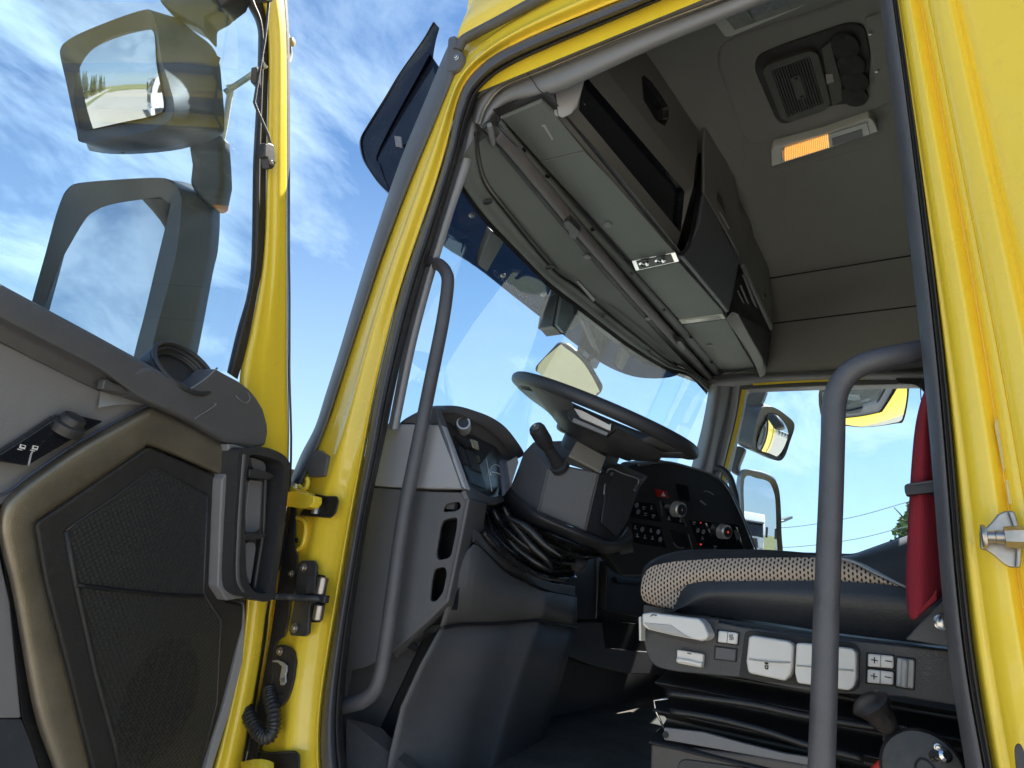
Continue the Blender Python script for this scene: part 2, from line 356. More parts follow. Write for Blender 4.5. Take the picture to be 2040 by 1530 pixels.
def tree(kind, label, x, y, h, r, n, seed, group=None):
    t = thing(kind, label, 'tree', (x, y, 0), group)
    tube('trunk', [V((x, y, 0)), V((x+.05, y, h*.45)), V((x, y+.05, h*.96))], [h*.02, h*.012, .02], BARK, t, n=7)
    vs, fs = crown_mesh('spruce' if kind == 'spruce_tree' else 'leafy', h, r, n, seed); o = V((x, y, 0))
    if kind != 'spruce_tree':
        for k in range(7):
            a = k*2.4; tube('limb', [V((x, y, h*(.35+.07*k))), V((x+math.cos(a)*r*.4, y+math.sin(a)*r*.4, h*(.45+.075*k))), V((x+math.cos(a)*r*.7, y+math.sin(a)*r*.7, h*(.52+.075*k)))], [.05, .035, .015], BARK, t, n=5)
    add('crown', [v+o for v in vs], fs, LF1 if kind == 'spruce_tree' else LF2, t); return t
rg = random.Random(3)
for i in range(20):
    tree('spruce_tree', 'dark spruce in the tree line reflected in the upper door mirror', -42-i*3.3+rg.uniform(-.8, .8), 20.5+rg.uniform(-1, 1)-i*.25, rg.uniform(7, 11), rg.uniform(1.8, 2.6), 420, i, 'spruces along the far side of the road')
_d = ray(1812, 1090); _k = 30/_d.length; tp = C0+_d*_k
tree('leafy_tree', 'young leafy tree whose top shows through the far door window beside the seat belt', tp.x+.1, tp.y-.35, tp.z+1.7, 1.15, 2600, 55)
# street lamp and wires seen through the far window
PGREY = mat('galvanised_pole', (.16, .2, .2), .5, metal=.4)
a = ray(1561, 1038); p0 = C0+a*(24/a.length); a2 = ray(1572, 1034); p1 = C0+a2*(24/a2.length)
sl_ = thing('street_lamp', 'grey street lamp head seen through the far door window left of the grab handle', 'street lamp', (p0.x-.9, p0.y, 0))
tube('pole', [V((p0.x-.9, p0.y+.3, 0)), V((p0.x-.9, p0.y+.3, p0.z-.6)), V((p0.x-.7, p0.y+.2, p0.z-.2)), p0], .045, PGREY, sl_, n=8)
plate('lamp_head', [p0+V((-.02, .02, .05)), p1+V((.1, -.1, .12)), p1+V((.1, -.1, .03)), p0+V((0, 0, -.05))], (.1, .22, 0), PGREY, sl_, bevel=.01)
for i, (q0, q1, lab) in enumerate((((1480, 1056), (1850, 990), 'upper overhead wire seen through the far door window'), ((1480, 1092), (1850, 1040), 'lower overhead wire seen through the far door window'))):
    A = ray(*q0); B = ray(*q1); A = C0+A*(26/A.x); B = C0+B*(24/B.x); d = B-A
    pts = [A+d*t+V((0, 0, -.25*math.sin(math.pi*max(0, min(1, t))))) for t in (-.8, -.4, 0, .33, .66, 1, 1.5, 2)]
    o = tube('overhead_wire', pts, .012, PGREY, None, n=5); o['label'] = lab; o['category'] = 'wire'
# parked tractor units (seen in the mirrors)
def lorry(x, y, rz, label, col=WHP, group='white lorries parked in the yard'):
    t = thing('parked_lorry', label, 'lorry', (x, y, 0), group)
    M_ = Matrix.Translation((x, y, 0)) @ Matrix.Rotation(rz, 4, 'Z')
    def P(l_): return [M_ @ V(q) for q in l_]
    # side outline of the cab (front = +y)
    side = [(0, -1.9, .9), (0, .35, .75), (0, .45, 1.9), (0, .1, 3.05), (0, -.5, 3.75), (0, -1.9, 3.85)]
    plate('cab_body', P([(-1.22, b, c) for a_, b, c in side]), M_.to_3x3() @ V((2.44, 0, 0)), col, t, bevel=.08, seg=3)
    plate('windscreen', P([(-1.1, .475, 1.95), (1.1, .475, 1.95), (1.05, .16, 2.98), (-1.05, .16, 2.98)]), M_.to_3x3() @ V((0, .012, .004)), GLOSSB, t)
    plate('grille', P([(-.75, .43, 1.1), (.75, .43, 1.1), (.6, .49, 1.8), (-.6, .49, 1.8)]), M_.to_3x3() @ V((0, .03, 0)), BLK, t, bevel=.01)
    plate('sun_visor', P([(-1.15, .1, 3.1), (1.15, .1, 3.1), (1.15, .45, 3.0), (-1.15, .45, 3.0)]), M_.to_3x3() @ V((0, 0, .03)), BLK, t)
    for s in (-1, 1):
        plate('headlight', P([(s*.8, .45, .95), (s*1.15, .42, .95), (s*1.15, .44, 1.15), (s*.85, .47, 1.12)]), M_.to_3x3() @ V((0, .03, 0)), LENS, t)
        plate('side_window', P([(s*1.223, -.05, 2.0), (s*1.223, -.95, 2.0), (s*1.223, -.95, 2.85), (s*1.223, -.25, 2.85)]), M_.to_3x3() @ V((s*.01, 0, 0)), GLOSSB, t)
        plate('door_mirror', P([(s*1.3, .35, 2.0), (s*1.5, .35, 2.0), (s*1.5, .35, 2.8), (s*1.3, .35, 2.8)]), M_.to_3x3() @ V((0, .12, 0)), BLK, t, bevel=.03)
        lathe('wheel', M_ @ V((s*1.15, -.4, .5)), M_.to_3x3() @ V((s, 0, 0)), [(.5, -.3), (.5, 0), (.3, .02), (.28, -.05), (.12, .03)], BLK, t)
    box('bumper', M_ @ V((0, .28, .55)), (2.4, .35, .5), col, t, ax=[(M_.to_3x3() @ q) for q in (XD, YD, ZD)], bevel=.05)
    box('chassis', M_ @ V((0, -3.2, .8)), (.9, 3.6, .25), BLK, t, ax=[(M_.to_3x3() @ q) for q in (XD, YD, ZD)])
    return t
for i, wd_ in enumerate(('leftmost white lorry', 'second white lorry from the left', 'third white lorry from the left', 'fourth white lorry, at the right end,')):
    lorry(4+i*3.6, -34, 0, wd_+' in the row reflected in the far main mirror')
lorry(-11.5, -1.6, R(4), 'white lorry behind the open door, seen only in the upper door mirror', group=None)

# ============================================================ the cab shell
cab = thing('truck_cab', 'yellow truck cab with its driver door standing open, pillars and roof lining around the interior', 'truck cab', (1.9, .1, 1.0))
# --- front jamb (A pillar) and the frame above the opening
yo = [(490,1640),(503,1540),(515,1400),(530,1250),(548,1100),(575,985),(625,900),(655,830),(700,685),(743,560),(800,400),(855,262),(893,160),(925,112),(1010,45),(1120,-14),(1300,-104),(1760,-330)]
yi = [(652,1640),(638,1500),(644,1395),(661,1285),(684,1150),(704,1030),(728,900),(745,800),(772,680),(806,550),(856,410),(893,290),(910,205),(937,150),(1013,92),(1237,2),(1500,-104),(1780,-225)]
def mixp(a, b, t): return [(p[0]*(1-t)+q[0]*t, p[1]*(1-t)+q[1]*t) for p, q in zip(a, b)]
loft('front_door_jamb', [FX(yo, .893), FX(mixp(yo, yi, .08), .884), FX(mixp(yo, yi, .36), .878), FX(mixp(yo, yi, .46), .872), FX(mixp(yo, yi, .56), .873), FX(mixp(yo, yi, .88), .893), FX(mixp(yo, yi, .94), .891), FX(yi, .904)], YEL, cab, n=6, cross=3, relax=14, label='yellow painted hinge pillar and frame over the opening')
# --- rubber seal of the opening: front and top run
si = [(715,1640),(694,1535),(684,1430),(697,1270),(722,1100),(744,980),(770,860),(786,780),(806,690),(832,590),(872,455),(914,315),(938,235),(962,185),(1033,134),(1280,26),(1540,-88),(1750,-180)]
loft('door_seal', [FX(yi, .900), FX(mixp(yi, si, .08), .880), FX(mixp(yi, si, .30), .866), FX(mixp(yi, si, .50), .876), FX(mixp(yi, si, .60), .895), FX(mixp(yi, si, .72), .900)], RUB, cab, n=5, cross=3)
loft('door_seal_lip', [FX(mixp(yi, si, .55), .893), FX(mixp(yi, si, .70), .892), FX(mixp(yi, si, .9), .915), FX(si, .95)], RUBD, cab, n=5, cross=3)
# --- rear jamb (B pillar)
ys = [-300, -60, 0, 200, 400, 600, 800, 980, 1160, 1340, 1520, 1700]
def col(d): return [(x, y) for x, y in zip(d, ys)]
Ls = [1712,1744,1752,1779,1803,1824,1849,1862,1872,1898,1922,1950]
br = [1734,1767,1775,1803,1830,1852,1876,1889,1901,1922,1952,1990]
ye = [1745,1779,1787,1815,1843,1870,1896,1909,1920,1944,1972,2010]
fo = [1747,1781,1789,1817,1846,1874,1903,1925,1948,1974,2000,2035]
gs = [1764,1800,1809,1850,1890,1925,1958,1984,2010,2040,2075,2115]
ge = [1781,1818,1827,1873,1920,1955,1978,2005,2030,2062,2098,2140]
ln = [1797,1835,1844,1890,1939,1972,1996,2040,2070,2105,2140,2180]
s2 = [1835,1876,1886,1934,1986,2030,2062,2095,2130,2165,2200,2240]
s3 = [1850,1892,1902,1952,2004,2050,2083,2120,2155,2190,2225,2265]
ot = [x+210 for x in s3]
import numpy as np
def even(c, deg=3):
    o = np.array(c, float)-np.array(Ls, float); f = np.polyfit(ys, o, deg); return [float(l+np.polyval(f, y)) for l, y in zip(Ls, ys)]
_LF = np.polyfit(ys, Ls, 7); Ls = [float(np.polyval(_LF, y)) for y in ys]
br, ye, fo, gs, ge, ln, s2, s3, ot = [even(c) for c in (br, ye, fo, gs, ge, ln, s2, s3, ot)]
Pb = [(Ls, .93), (Ls, .905), ([a*.5+b*.5 for a, b in zip(Ls, br)], .885), (br, .880), (br, .892)]
loft('door_seal', [FX(col([x+4 for x in Ls]), .96)]+[FX(col(a), d) for a, d in Pb], RUB, cab, n=5, cross=3)
mid = [a*.5+b*.5 for a, b in zip(br, ye)]
loft('door_seal_lip', [FX(col(br), .893), FX(col([a*.7+b*.3 for a, b in zip(br, ye)]), .884), FX(col(mid), .890), FX(col([a*.2+b*.8 for a, b in zip(br, ye)]), .885), FX(col(ye), .902)], RUBD, cab, n=5, cross=3)
lerp = lambda a, b, t: [x*(1-t)+y*t for x, y in zip(a, b)]
B = [(ye, .903), (lerp(ye, fo, .5), .892), (lerp(fo, gs, .08), .893), (lerp(fo, gs, .25), .886), (lerp(fo, gs, .85), .877), (gs, .877), (lerp(gs, ge, .2), .880), (lerp(gs, ge, .8), .889), (ge, .888), (lerp(ge, ln, .2), .878), (lerp(ge, ln, .92), .872), (ln, .8745), (lerp(ln, s2, .06), .869), (lerp(ln, s2, .85), .858), (s2, .858), (lerp(s2, s3, .2), .860), (lerp(s2, s3, .8), .867), (s3, .865), (lerp(s3, ot, .15), .855), (ot, .835)]
loft('rear_door_jamb', [FX(col(a), d) for a, d in B], YEL, cab, n=6, relax=30, cross=2, label='yellow rear pillar with pressed ridges')
# stickers and slot on the rear pillar
plate('sticker', FX([(1981,845),(1990,824),(2007,922),(1999,942)], .8835), (-.0008, 0, 0), PAPER, cab)
plate('sticker', FX([(2003,957),(2012,957),(2020,1003),(2010,1005)], .880), (-.0008, 0, 0), PAPER, cab)
plate('slot', rnd(FX([(2020,1490),(2026,1480),(2034,1482),(2042,1500),(2046,1560),(2026,1560)], .84), .006), (-.004, 0, 0), BLK, cab, bevel=.001)
# --- roof outside, drip rail, windscreen pillar cover
loft('roof_side', [FX([(905,84),(931,76),(985,42),(1040,14),(1110,-30),(1300,-110)], .885), FX([(910,76),(925,45),(985,10),(1040,-20),(1110,-60),(1300,-140)], .875), FX([(925,42),(941,0),(980,-40),(1060,-90),(1150,-130),(1320,-200)], .90), FX([(945,-5),(960,-60),(1000,-100),(1080,-150),(1160,-190),(1330,-260)], .95)], YEL, cab, n=5, cross=3)
tube('drip_rail', FX([(912,101),(922,82),(940,70),(990,44),(1056,8),(1130,-30),(1300,-105),(1700,-280)], .872), .0115, RUB, cab, n=10)
lo = [(905,72),(890,98),(849,196),(794,330),(737,500),(706,600),(676,700),(649,785),(628,850),(600,905),(578,958)]
li = [(918,104),(905,150),(872,232),(820,356),(765,500),(732,600),(699,700),(673,780),(650,850),(622,920),(600,968)]
loft('pillar_cover', [FX(lo, .93), FX(lo, .905), FX(mixp(lo, li, .25), .880), FX(mixp(lo, li, .7), .872), FX(li, .880), FX(li, .90)], TRIMD, cab, n=5, cross=3, label='black cover strip along the windscreen pillar')
plate('cover_clip', rnd(FX([(893,75),(908,70),(912,98),(921,104),(922,120),(912,138),(897,141),(889,137)], .868), .008), (.02, 0, 0), TRIMD, cab, bevel=.002)
bolt(fx(911, 116, .867), (-1, 0, 0), .0045, SIL, cab)
plate('cover_foot', rnd(FX([(632,895),(652,908),(646,948),(617,950),(606,930)], .868), .004), (.02, 0, 0), TRIMD, cab, bevel=.003)
# --- inside trims round the opening
ti = [(795,852),(797,842),(826,700),(851,600),(880,500),(907,415),(937,327),(951,262),(958,225)]
to = [(773,852),(775,842),(803,700),(828,600),(857,500),(880,420),(908,327),(925,262),(942,205)]
loft('pillar_trim', [FX(to, .94), FX(mixp(to, ti, .35), .937), FX(mixp(to, ti, .45), .93), FX(ti, .955), FX(ti, 1.02)], TRIML, cab, n=5, label='light grey inner trim of the windscreen pillar')
t1 = [(955,250),(968,215),(1002,176),(1080,143),(1280,60),(1448,-4),(1700,-108)]
t0 = [(940,240),(950,196),(978,165),(1045,128),(1280,24),(1440,-42),(1690,-150)]
t2 = [(965,262),(985,228),(1020,205),(1107,184),(1300,96),(1500,14),(1800,-108)]
loft('roof_rail_trim', [FX(t0, .93), FX(mixp(t0, t1, .5), .915), FX(t1, .925)], TRIM, cab, n=6, cross=3)
loft('roof_rail_trim', [FX(t1, .93), FX(mixp(t1, t2, .5), .925), FX(t2, .945), FX(t2, 1.0)], TRIM, cab, n=6, cross=3)
tube('trim_piping', FX([(a, b-2) for a, b in t1], .917), .0030, BRNZ, cab, n=8)
tube('trim_joint', FX([(1041,131),(1050,145),(1063,163),(1075,180),(1098,197)], .916), .0012, VBLK, cab, n=6)
tube('trim_joint', FX([(938,205),(948,214),(958,226)], .93), .0012, VBLK, cab, n=6)
# --- closed shell of the cab: floor, roof, back, far side
def cpl(name, pts, m, **k): return add(name, [V((a, b, c+H)) for a, b, c in pts], [tuple(range(len(pts)))], m, cab, **k)
pr = [(.93, 1.06), (.96, 1.16), (1.02, 1.26), (1.14, 1.33), (1.3, 1.35), (1.9, 1.355), (2.3, 1.35), (2.52, 1.335), (2.68, 1.29), (2.78, 1.2), (2.81, 1.08), (2.82, .985)]
rl = [[V((a, y, c+H)) for y in (-.95, -.5, 0, .3, .56, .75, .95)] for a, c in pr]
loft('headliner', rl, CEIL, cab, n=2, cross=3, solid=.03, soff=-1)
tube('headliner_seam', [V((2.56, y, H+1.318)) for y in (-.9, 0, .6)], .003, VBLK, cab, n=6)
tube('headliner_seam', [V((2.775, y, H+1.205)) for y in (-.9, 0, .62)], .003, VBLK, cab, n=6)
cpl('roof', [(.9, -1.0, 1.46), (2.95, -1.0, 1.46), (2.95, .95, 1.46), (.9, .95, 1.46)], YEL)
cpl('rear_wall', [(.88, -.95, -.7), (2.95, -.95, -.7), (2.95, -.95, 1.46), (.88, -.95, 1.46)], CEIL, solid=.04, soff=1)
cpl('side_wall', [(.93, -.95, -.7), (.93, -.95, 1.46), (.93, -.06, 1.46), (.93, -.06, -.7)], CEIL, solid=.02)
cpl('roof_side', [(.9, -.95, 1.05), (.9, .9, 1.05), (.9, .9, 1.46), (.9, -.95, 1.46)], YEL)
cpl('outer_side_wall', [(.83, -.14, -.7), (.83, -1.0, -.7), (.83, -1.0, 1.46), (.83, -.14, 1.46)], YEL)
cpl('front_wall', [(.9, 1.32, -.75), (2.95, 1.32, -.75), (2.95, 1.32, .2), (.9, 1.32, .2)], TRIMD, solid=.02)
cpl('bulkhead', [(.95, 1.06, -.4), (2.9, 1.06, -.4), (2.9, 1.06, .16), (.95, 1.06, .16)], TRIMM)  # added to block stray sun on the floor; also ends the footwell
cpl('door_sill', [(.935, -.9, -.375), (.935, 1.06, -.375), (.935, 1.06, -.8), (.935, -.9, -.8)], RUBD, solid=.01)
cpl('outer_skin', [(2.92, -2.2, -1.1), (2.92, 1.1, -1.1), (2.92, 1.1, .02), (2.92, -2.2, .02)], YEL, solid=.01)
cpl('outer_skin', [(2.92, -2.2, .02), (2.92, -.12, .02), (2.92, -.12, 1.46), (2.92, -2.2, 1.46)], YEL, solid=.01)
add('floor_mat', [V((.93, -.95, H-.38)), V((2.9, -.95, H-.38)), V((2.9, 1.3, H-.38)), V((.93, 1.3, H-.38))], [(0, 1, 2, 3)], FLOOR, cab, solid=.02)
# header above the windscreen closing roof and screen
cpl('header_wall', [(.95, .80, 1.0), (2.9, .80, 1.0), (2.9, .80, 1.46), (.95, .80, 1.46)], TRIMD)
cpl('console_light_blocker', [(.94, .72, 1.03), (2.9, .72, 1.03), (2.9, .98, 1.0), (2.5, 1.10, .98), (1.8, 1.12, .98), (1.2, 1.03, .98), (.94, .97, .985)], TRIMD)  # added plate, blocks light leaking through the gaps above the console
# --- far side: door wall with window opening
XF = 2.82
win = FX([(1484,776),(1640,770),(1838,766),(1905,790),(1905,1050),(1808,1066),(1702,1104),(1610,1101),(1480,1099),(1405,1100),(1430,1010),(1455,915),(1474,830)], XF)
outp = [V((XF, 1.12, H-.6)), V((XF, -.95, H-.6)), V((XF, -.95, H+1.0)), V((XF, .72, H+1.0)), V((XF, .83, H+.8))]
plate('far_door_wall', outp, (.05, 0, 0), TRIMD, cab, holes=[rnd(win, .02, 3)])
loft('far_window_seal', [[p for p in rnd(win, .02, 3)+[rnd(win, .02, 3)[0]]], [p+V((-.012, 0, 0)) for p in rnd(win, .02, 3)+[rnd(win, .02, 3)[0]]]], VBLK, cab, curve=False)
plate('far_window_glass', FX([(1470,760),(1920,760),(1920,1110),(1395,1110)], XF+.03), (.004, 0, 0), GLASS, cab)
loft('far_roof_rail', [FX([(1405,748),(1530,742),(1700,738),(1845,738)], 2.80), FX([(1405,760),(1530,752),(1700,746),(1845,746)], 2.77), FX([(1405,778),(1530,763),(1700,757),(1845,757)], 2.80)], TRIM, cab, cross=3)
loft('painted_edge', [FX([(1500,760),(1580,755),(1690,750),(1786,743)], 2.795), FX([(1500,768),(1580,763),(1690,758),(1786,751)], 2.795)], YEL, cab)
plate('corner_cover', rnd(FX([(1775,738),(1850,730),(1850,800),(1838,775),(1822,766),(1790,764)], 2.79), .01), (.02, 0, 0), VBLK, cab)
# far A pillar
loft('far_pillar_trim', [FX([(1412,768),(1408,800),(1396,860),(1380,920),(1360,1000)], 2.72), FX([(1430,768),(1426,800),(1415,870),(1400,930),(1380,1000)], 2.66), FX([(1462,770),(1452,830),(1434,900),(1424,950),(1410,1000)], 2.76)], TRIM, cab, cross=3)
loft('far_pillar_edge', [FX([(1462,768),(1452,830),(1434,905),(1420,960)], 2.755), FX([(1468,768),(1459,830),(1441,905),(1427,960)], 2.745), FX([(1474,768),(1465,830),(1447,905),(1433,960)], 2.78)], TRIML, cab)
loft('painted_edge', [FX([(1478,776),(1466,840),(1450,905),(1434,970)], 2.79), FX([(1487,777),(1475,840),(1458,905),(1442,970)], 2.79)], YEL, cab)
tube('far_grab_handle', FX([(1426,932),(1440,936),(1453,950),(1461,972),(1467,1000),(1470,1060)], 2.66), .014, BLK, cab, n=10)
loft('far_door_sill', [FX([(1672,1108),(1703,1104),(1760,1084),(1809,1066),(1860,1046)], 2.78), FX([(1672,1120),(1703,1116),(1760,1100),(1809,1086),(1860,1066)], 2.70), FX([(1672,1200),(1703,1200),(1760,1200),(1809,1200),(1860,1200)], 2.70)], TRIMD, cab, cross=2)
# --- windscreen glass
ht = FZ([(870,330),(919,364),(967,429),(1022,487),(1104,570),(1159,611),(1207,649),(1262,690),(1330,731),(1365,741),(1385,751),(1413,782)], .90)
ht = [p+V((0, .01, 0)) for p in ht]
loft('windscreen', [ht, [p+V((0, .14, -.35)) for p in ht], [p+V((0, .25, -.75)) for p in ht]], WSCR, cab, n=4, cross=3)
loft('windscreen_black_border', [[p+V((0, -.004, .012)) for p in ht], [p+V((0, 0.0, -.010)) for p in ht]], VBLK, cab, n=4)

# ============================================================ overhead console
con = thing('overhead_console', 'grey overhead storage console above the windscreen with lockers and a black radio bay', 'overhead console', (1.9, .65, 2.9))
# underside: four shelf panels at z=1.0 (each its own part)
def Z1(*p): return FZ(p, 1.0)
SH = [[(999,237),(1078,203),(1111,234),(1164,300),(1076,322)],
      [(1076,323),(1164,301),(1218,358),(1346,505),(1257,518)],
      [(1266,541),(1353,523),(1438,618),(1442,626),(1352,637)],
      [(1360,648),(1447,636),(1503,733),(1441,746)],
      [(1443,748),(1504,735),(1516,765),(1452,775)]]
for i, p in enumerate(SH): plate('shelf_panel', Z1(*p), (0, 0, .012), SHELF, con, bevel=.0025)
add('shelf_backing', Z1((980,225),(1090,190),(1125,235),(1230,350),(1350,500),(1450,622),(1518,740),(1520,770),(1440,775),(1245,520))+[], [tuple(range(10))], BLK, con).location.z += .010
# lighter edge strip along the shelf (rounded), front to the roller channel
Lp = [(999,237),(1029,276),(1097,354),(1150,416),(1255,530),(1352,640),(1441,746),(1460,772)]
Rp = [(986,258),(1002,276),(1080,372),(1154,463),(1256,580),(1358,693),(1416,757),(1440,785)]
def ofs(p, dx, dy): return [(a+dx, b+dy) for a, b in p]
loft('channel_edge', [FZ(Lp, 1.002), FZ([(a*.8+c*.2, b*.8+d*.2) for (a, b), (c, d) in zip(Lp, Rp)], .992), FZ([(a*.5+c*.5, b*.5+d*.5) for (a, b), (c, d) in zip(Lp, Rp)], .988), FZ([(a*.30+c*.70, b*.30+d*.70) for (a, b), (c, d) in zip(Lp, Rp)], 1.01)], SHELF, con, cross=3)
for q in [(1043,299),(1091,350),(1180,457),(1257,545),(1322,617),(1376,672),(1418,722),(1433,738)]:
    c = fz(q[0], q[1], .9905); lathe('clip_hole', c, (0, 0, -1), [(.007, .0), (.007, .002), (.005, .002), (.005, -.004)], VBLK, con, n=12)
# roller blind tube in its slot
rp = [(986,268),(1010,290),(1078,372),(1150,459),(1254,580),(1352,690),(1412,757)]
tube('roller_slot', FZ(ofs(rp, -4, 3), .985), .020, VBLK, con, n=10)
tube('roller_blind', FZ(ofs(rp, 2, -3), .972), .0165, mat('roller_fabric', (.13, .12, .125), .6, grain=.5, gs=600), con, n=14)
# strip between roller and curved trim seam
C1 = [(938,300),(950,262),(972,238),(990,250)]
strip_in = [(982,262),(1004,292),(1074,378),(1146,466),(1250,587),(1346,694),(1404,757),(1425,775)]
strip_out = [(953,285),(968,350),(1008,420),(1054,480),(1110,542),(1148,566),(1190,604),(1214,624),(1262,662),(1330,716),(1365,733),(1418,765)]
loft('blind_cover', [FZ(strip_in, .975), FZ(strip_out, .935)], SHELF, con, match=True, cross=2)
add('blind_cover_end', FZ([(953,285),(962,262),(975,250),(990,252),(1000,275),(984,275)], .965), [tuple(range(6))], SHELF, con)
# dark flute on the strip
fl_o = [(958,310),(985,385),(1028,445),(1073,500),(1122,556),(1160,582),(1200,618),(1250,656),(1300,694),(1350,720)]
fl_i = [(962,306),(994,380),(1044,442),(1092,495),(1140,548),(1176,574),(1214,606),(1262,644),(1310,684),(1352,717)]
loft('shadow_groove', [FZ(fl_o, .938), FZ(fl_i, .945)], mat('shelf_groove', (.15, .16, .155), .7, grain=.4), con)
# header trim over the windscreen (two ridges), between C1 and glass edge
h_in = [(948,268),(950,310),(966,368),(1008,424),(1054,482),(1110,545),(1146,570),(1190,606),(1214,627),(1262,665),(1330,719),(1365,736),(1418,768)]
h_out = [(912,330),(921,364),(945,400),(975,437),(1025,490),(1078,545),(1107,570),(1160,611),(1208,648),(1262,688),(1330,730),(1372,744),(1416,782)]
loft('header_trim', [FZ(h_in, .940), FZ(mixp(h_in, h_out, .12), .922), FZ(mixp(h_in, h_out, .45), .915), FZ(mixp(h_in, h_out, .75), .905), FZ(h_out, .900), FZ([(a-2, b+3) for a, b in h_out], .906)], SHELF, con, match=True, cross=3)
tube('trim_joint', FZ([(946,262),(949,310),(965,366),(1007,422),(1053,480),(1109,543),(1146,568),(1190,605),(1214,625),(1262,663),(1330,717),(1365,734),(1416,766)], .933), .0025, VBLK, con, n=6)
tube('trim_joint', FZ([(953,262),(956,310),(971,362),(1013,418),(1058,474),(1112,537)], .935), .0015, VBLK, con, n=6)
for q in [(972,401),(1094,532),(1200,628),(1290,700),(1366,737)]:
    c = fz(q[0], q[1], .911); lathe('screw_recess', c, (-.1, -.15, -1), [(.015, 0), (.015, .003), (.012, .003), (.012, -.001)], BLK, con, n=16, sx=.6)
plate('centre_vent', FZ([(1147,558),(1154,558),(1187,594),(1182,600)], .912), (0, 0, -.004), BLK, con, bevel=.001)
tube('vent_rim', FZ([(1150,560),(1168,578),(1184,596)], .905), .002, TRIML, con, n=6)
# round buttons on the shelf
for q in [(1212,447),(1176,455)]: pass
for q in [(1211,447),(1414,687),(1170,511),(1291,634)]:
    zz = 1.0 if q[0] in (1211, 1414) else .966
    c = fz(q[0], q[1], zz-.001); lathe('plug', c, (0, 0, -1), [(.0125, 0), (.0125, .002), (.011, .004), (.004, .005)], TRIM, con, n=18)
# pull handle near the end, catch on the roller
tube('blind_handle', FZ([(975,248),(978,262),(981,278),(984,290)], .955), [.006, .008, .007, .004], TRIM, con, n=8)
tube('handle_surround', FZ([(992,282),(964,262),(964,248),(975,241),(986,246),(1000,262),(1029,292)], .958), .0014, VBLK, con, n=6)
plate('roller_catch', FZ([(1124,442),(1134,440),(1156,462),(1150,470),(1146,478),(1134,472),(1132,460),(1124,452)], .945), (0, 0, .02), BLK, con, bevel=.002)
plate('roller_catch', FZ([(1349,680),(1356,680),(1366,694),(1362,700),(1352,694)], .945), (0, 0, .02), BLK, con, bevel=.002)
plate('shelf_mark', Z1((1079,249),(1086,248),(1087,250),(1102,276),(1100,279),(1083,252),(1079,251)), (0, 0, -.0012), TRIML, con)
# end fairing of the console at the near side
add('end_fairing', [fx(1078,203,.98), fx(1106,180,.98), fx(1113,233,.998), fx(1111,234,.998)], [(0, 1, 2, 3)], TRIML, con, bevel=.002, solid=.004)
add('end_fairing', [fx(1106,180,.975), fx(1125,168,.99), fx(1168,148,.99), fx(1156,190,1.0), fx(1150,214,1.02), fx(1138,228,1.01), fx(1120,236,1.0), fx(1113,232,.99)], [tuple(range(8))], TRIML, con, bevel=.003, solid=.004)
add('end_fairing', [fx(998,237,.955), fx(1002,212,.95), fx(1006,200,.95), fx(1022,226,.96)], [(0, 1, 2, 3)], TRIML, con, solid=.003)
loft('shelf_front_edge', [FX([(1000,236),(1040,219),(1077,203)], .975), FX([(1000,232),(1040,214),(1074,199)], .97), FX([(1006,200),(1040,196),(1104,176)], .97)], TRIML, con)
# unit 1: bay with the radio recess
S0, S1 = fx(1111,233,.998), fx(1345,506,1.69)
Rb0, Rb1, Rt0, Rt1 = fx(1153,219,1.05), fx(1356,464,1.68), fx(1163,147,1.02), fx(1364,381,1.60)
Rt2 = fx(1209,128,1.05)
G0, G1 = fx(1165,85,.99), fx(1383,364,1.62)
G2 = fx(1212,122,1.05)
e = [S0, fx(1131,224,1.02), S1, Rb0, Rb1, Rt1, Rt0, G1, fx(1385,420,1.66), fx(1369,487,1.69)]
vs = [S0, S1, Rb0, Rb1, Rt0, Rt1, G0, G1]
add('radio_bay_face', vs, [(0, 1, 3, 2), (1, 7, 5, 3), (7, 6, 4, 5), (6, 0, 2, 4)], CONS, con, bevel=.008, seg=4)
inn = V((.0, .13, .03))
hole = [Rb0, Rb1, Rt1, Rt0]
plate('radio_bay_recess', [hole[0]+inn*1, hole[1]+inn, hole[2]+inn, hole[3]+inn], inn*.05, VBLK, con)
add('radio_bay_recess', hole+[h+inn for h in hole], [(0, 1, 5, 4), (1, 2, 6, 5), (2, 3, 7, 6), (3, 0, 4, 7)], GLOSSB, con)
# glossy equipment fascia set just inside the recess
fas = [h+inn*.12+(sum(hole, V())/4-h)*.015 for h in hole]
plate('radio_fascia', fas, inn*.2, GLOSSB, con, bevel=.004)
nrm = (fas[1]-fas[0]).cross(fas[3]-fas[0]).normalized()
if nrm.dot(C0-fas[0]) < 0: nrm = -nrm
for q, s in [((1258,300),.004),((1259,328),.006),((1271,340),.003),((1284,354),.003),((1314,367),.005),((1320,392),.003),((1331,407),.003),((1334,421),.003),((1178,163),.002),((1164,208),.003)]:
    c = fp(q[0], q[1], fas[0], nrm)+nrm*.001; box('radio_symbol', c, (s*1.6, .0012, s*.7), mat('dim_print', (.35, .36, .4), .5) , con)
box('red_indicator', fp(1334, 422, fas[0], nrm)+nrm*.001, (.005, .0015, .004), mat('red_led', (.5, .03, .02), .4, emit=.6), con)
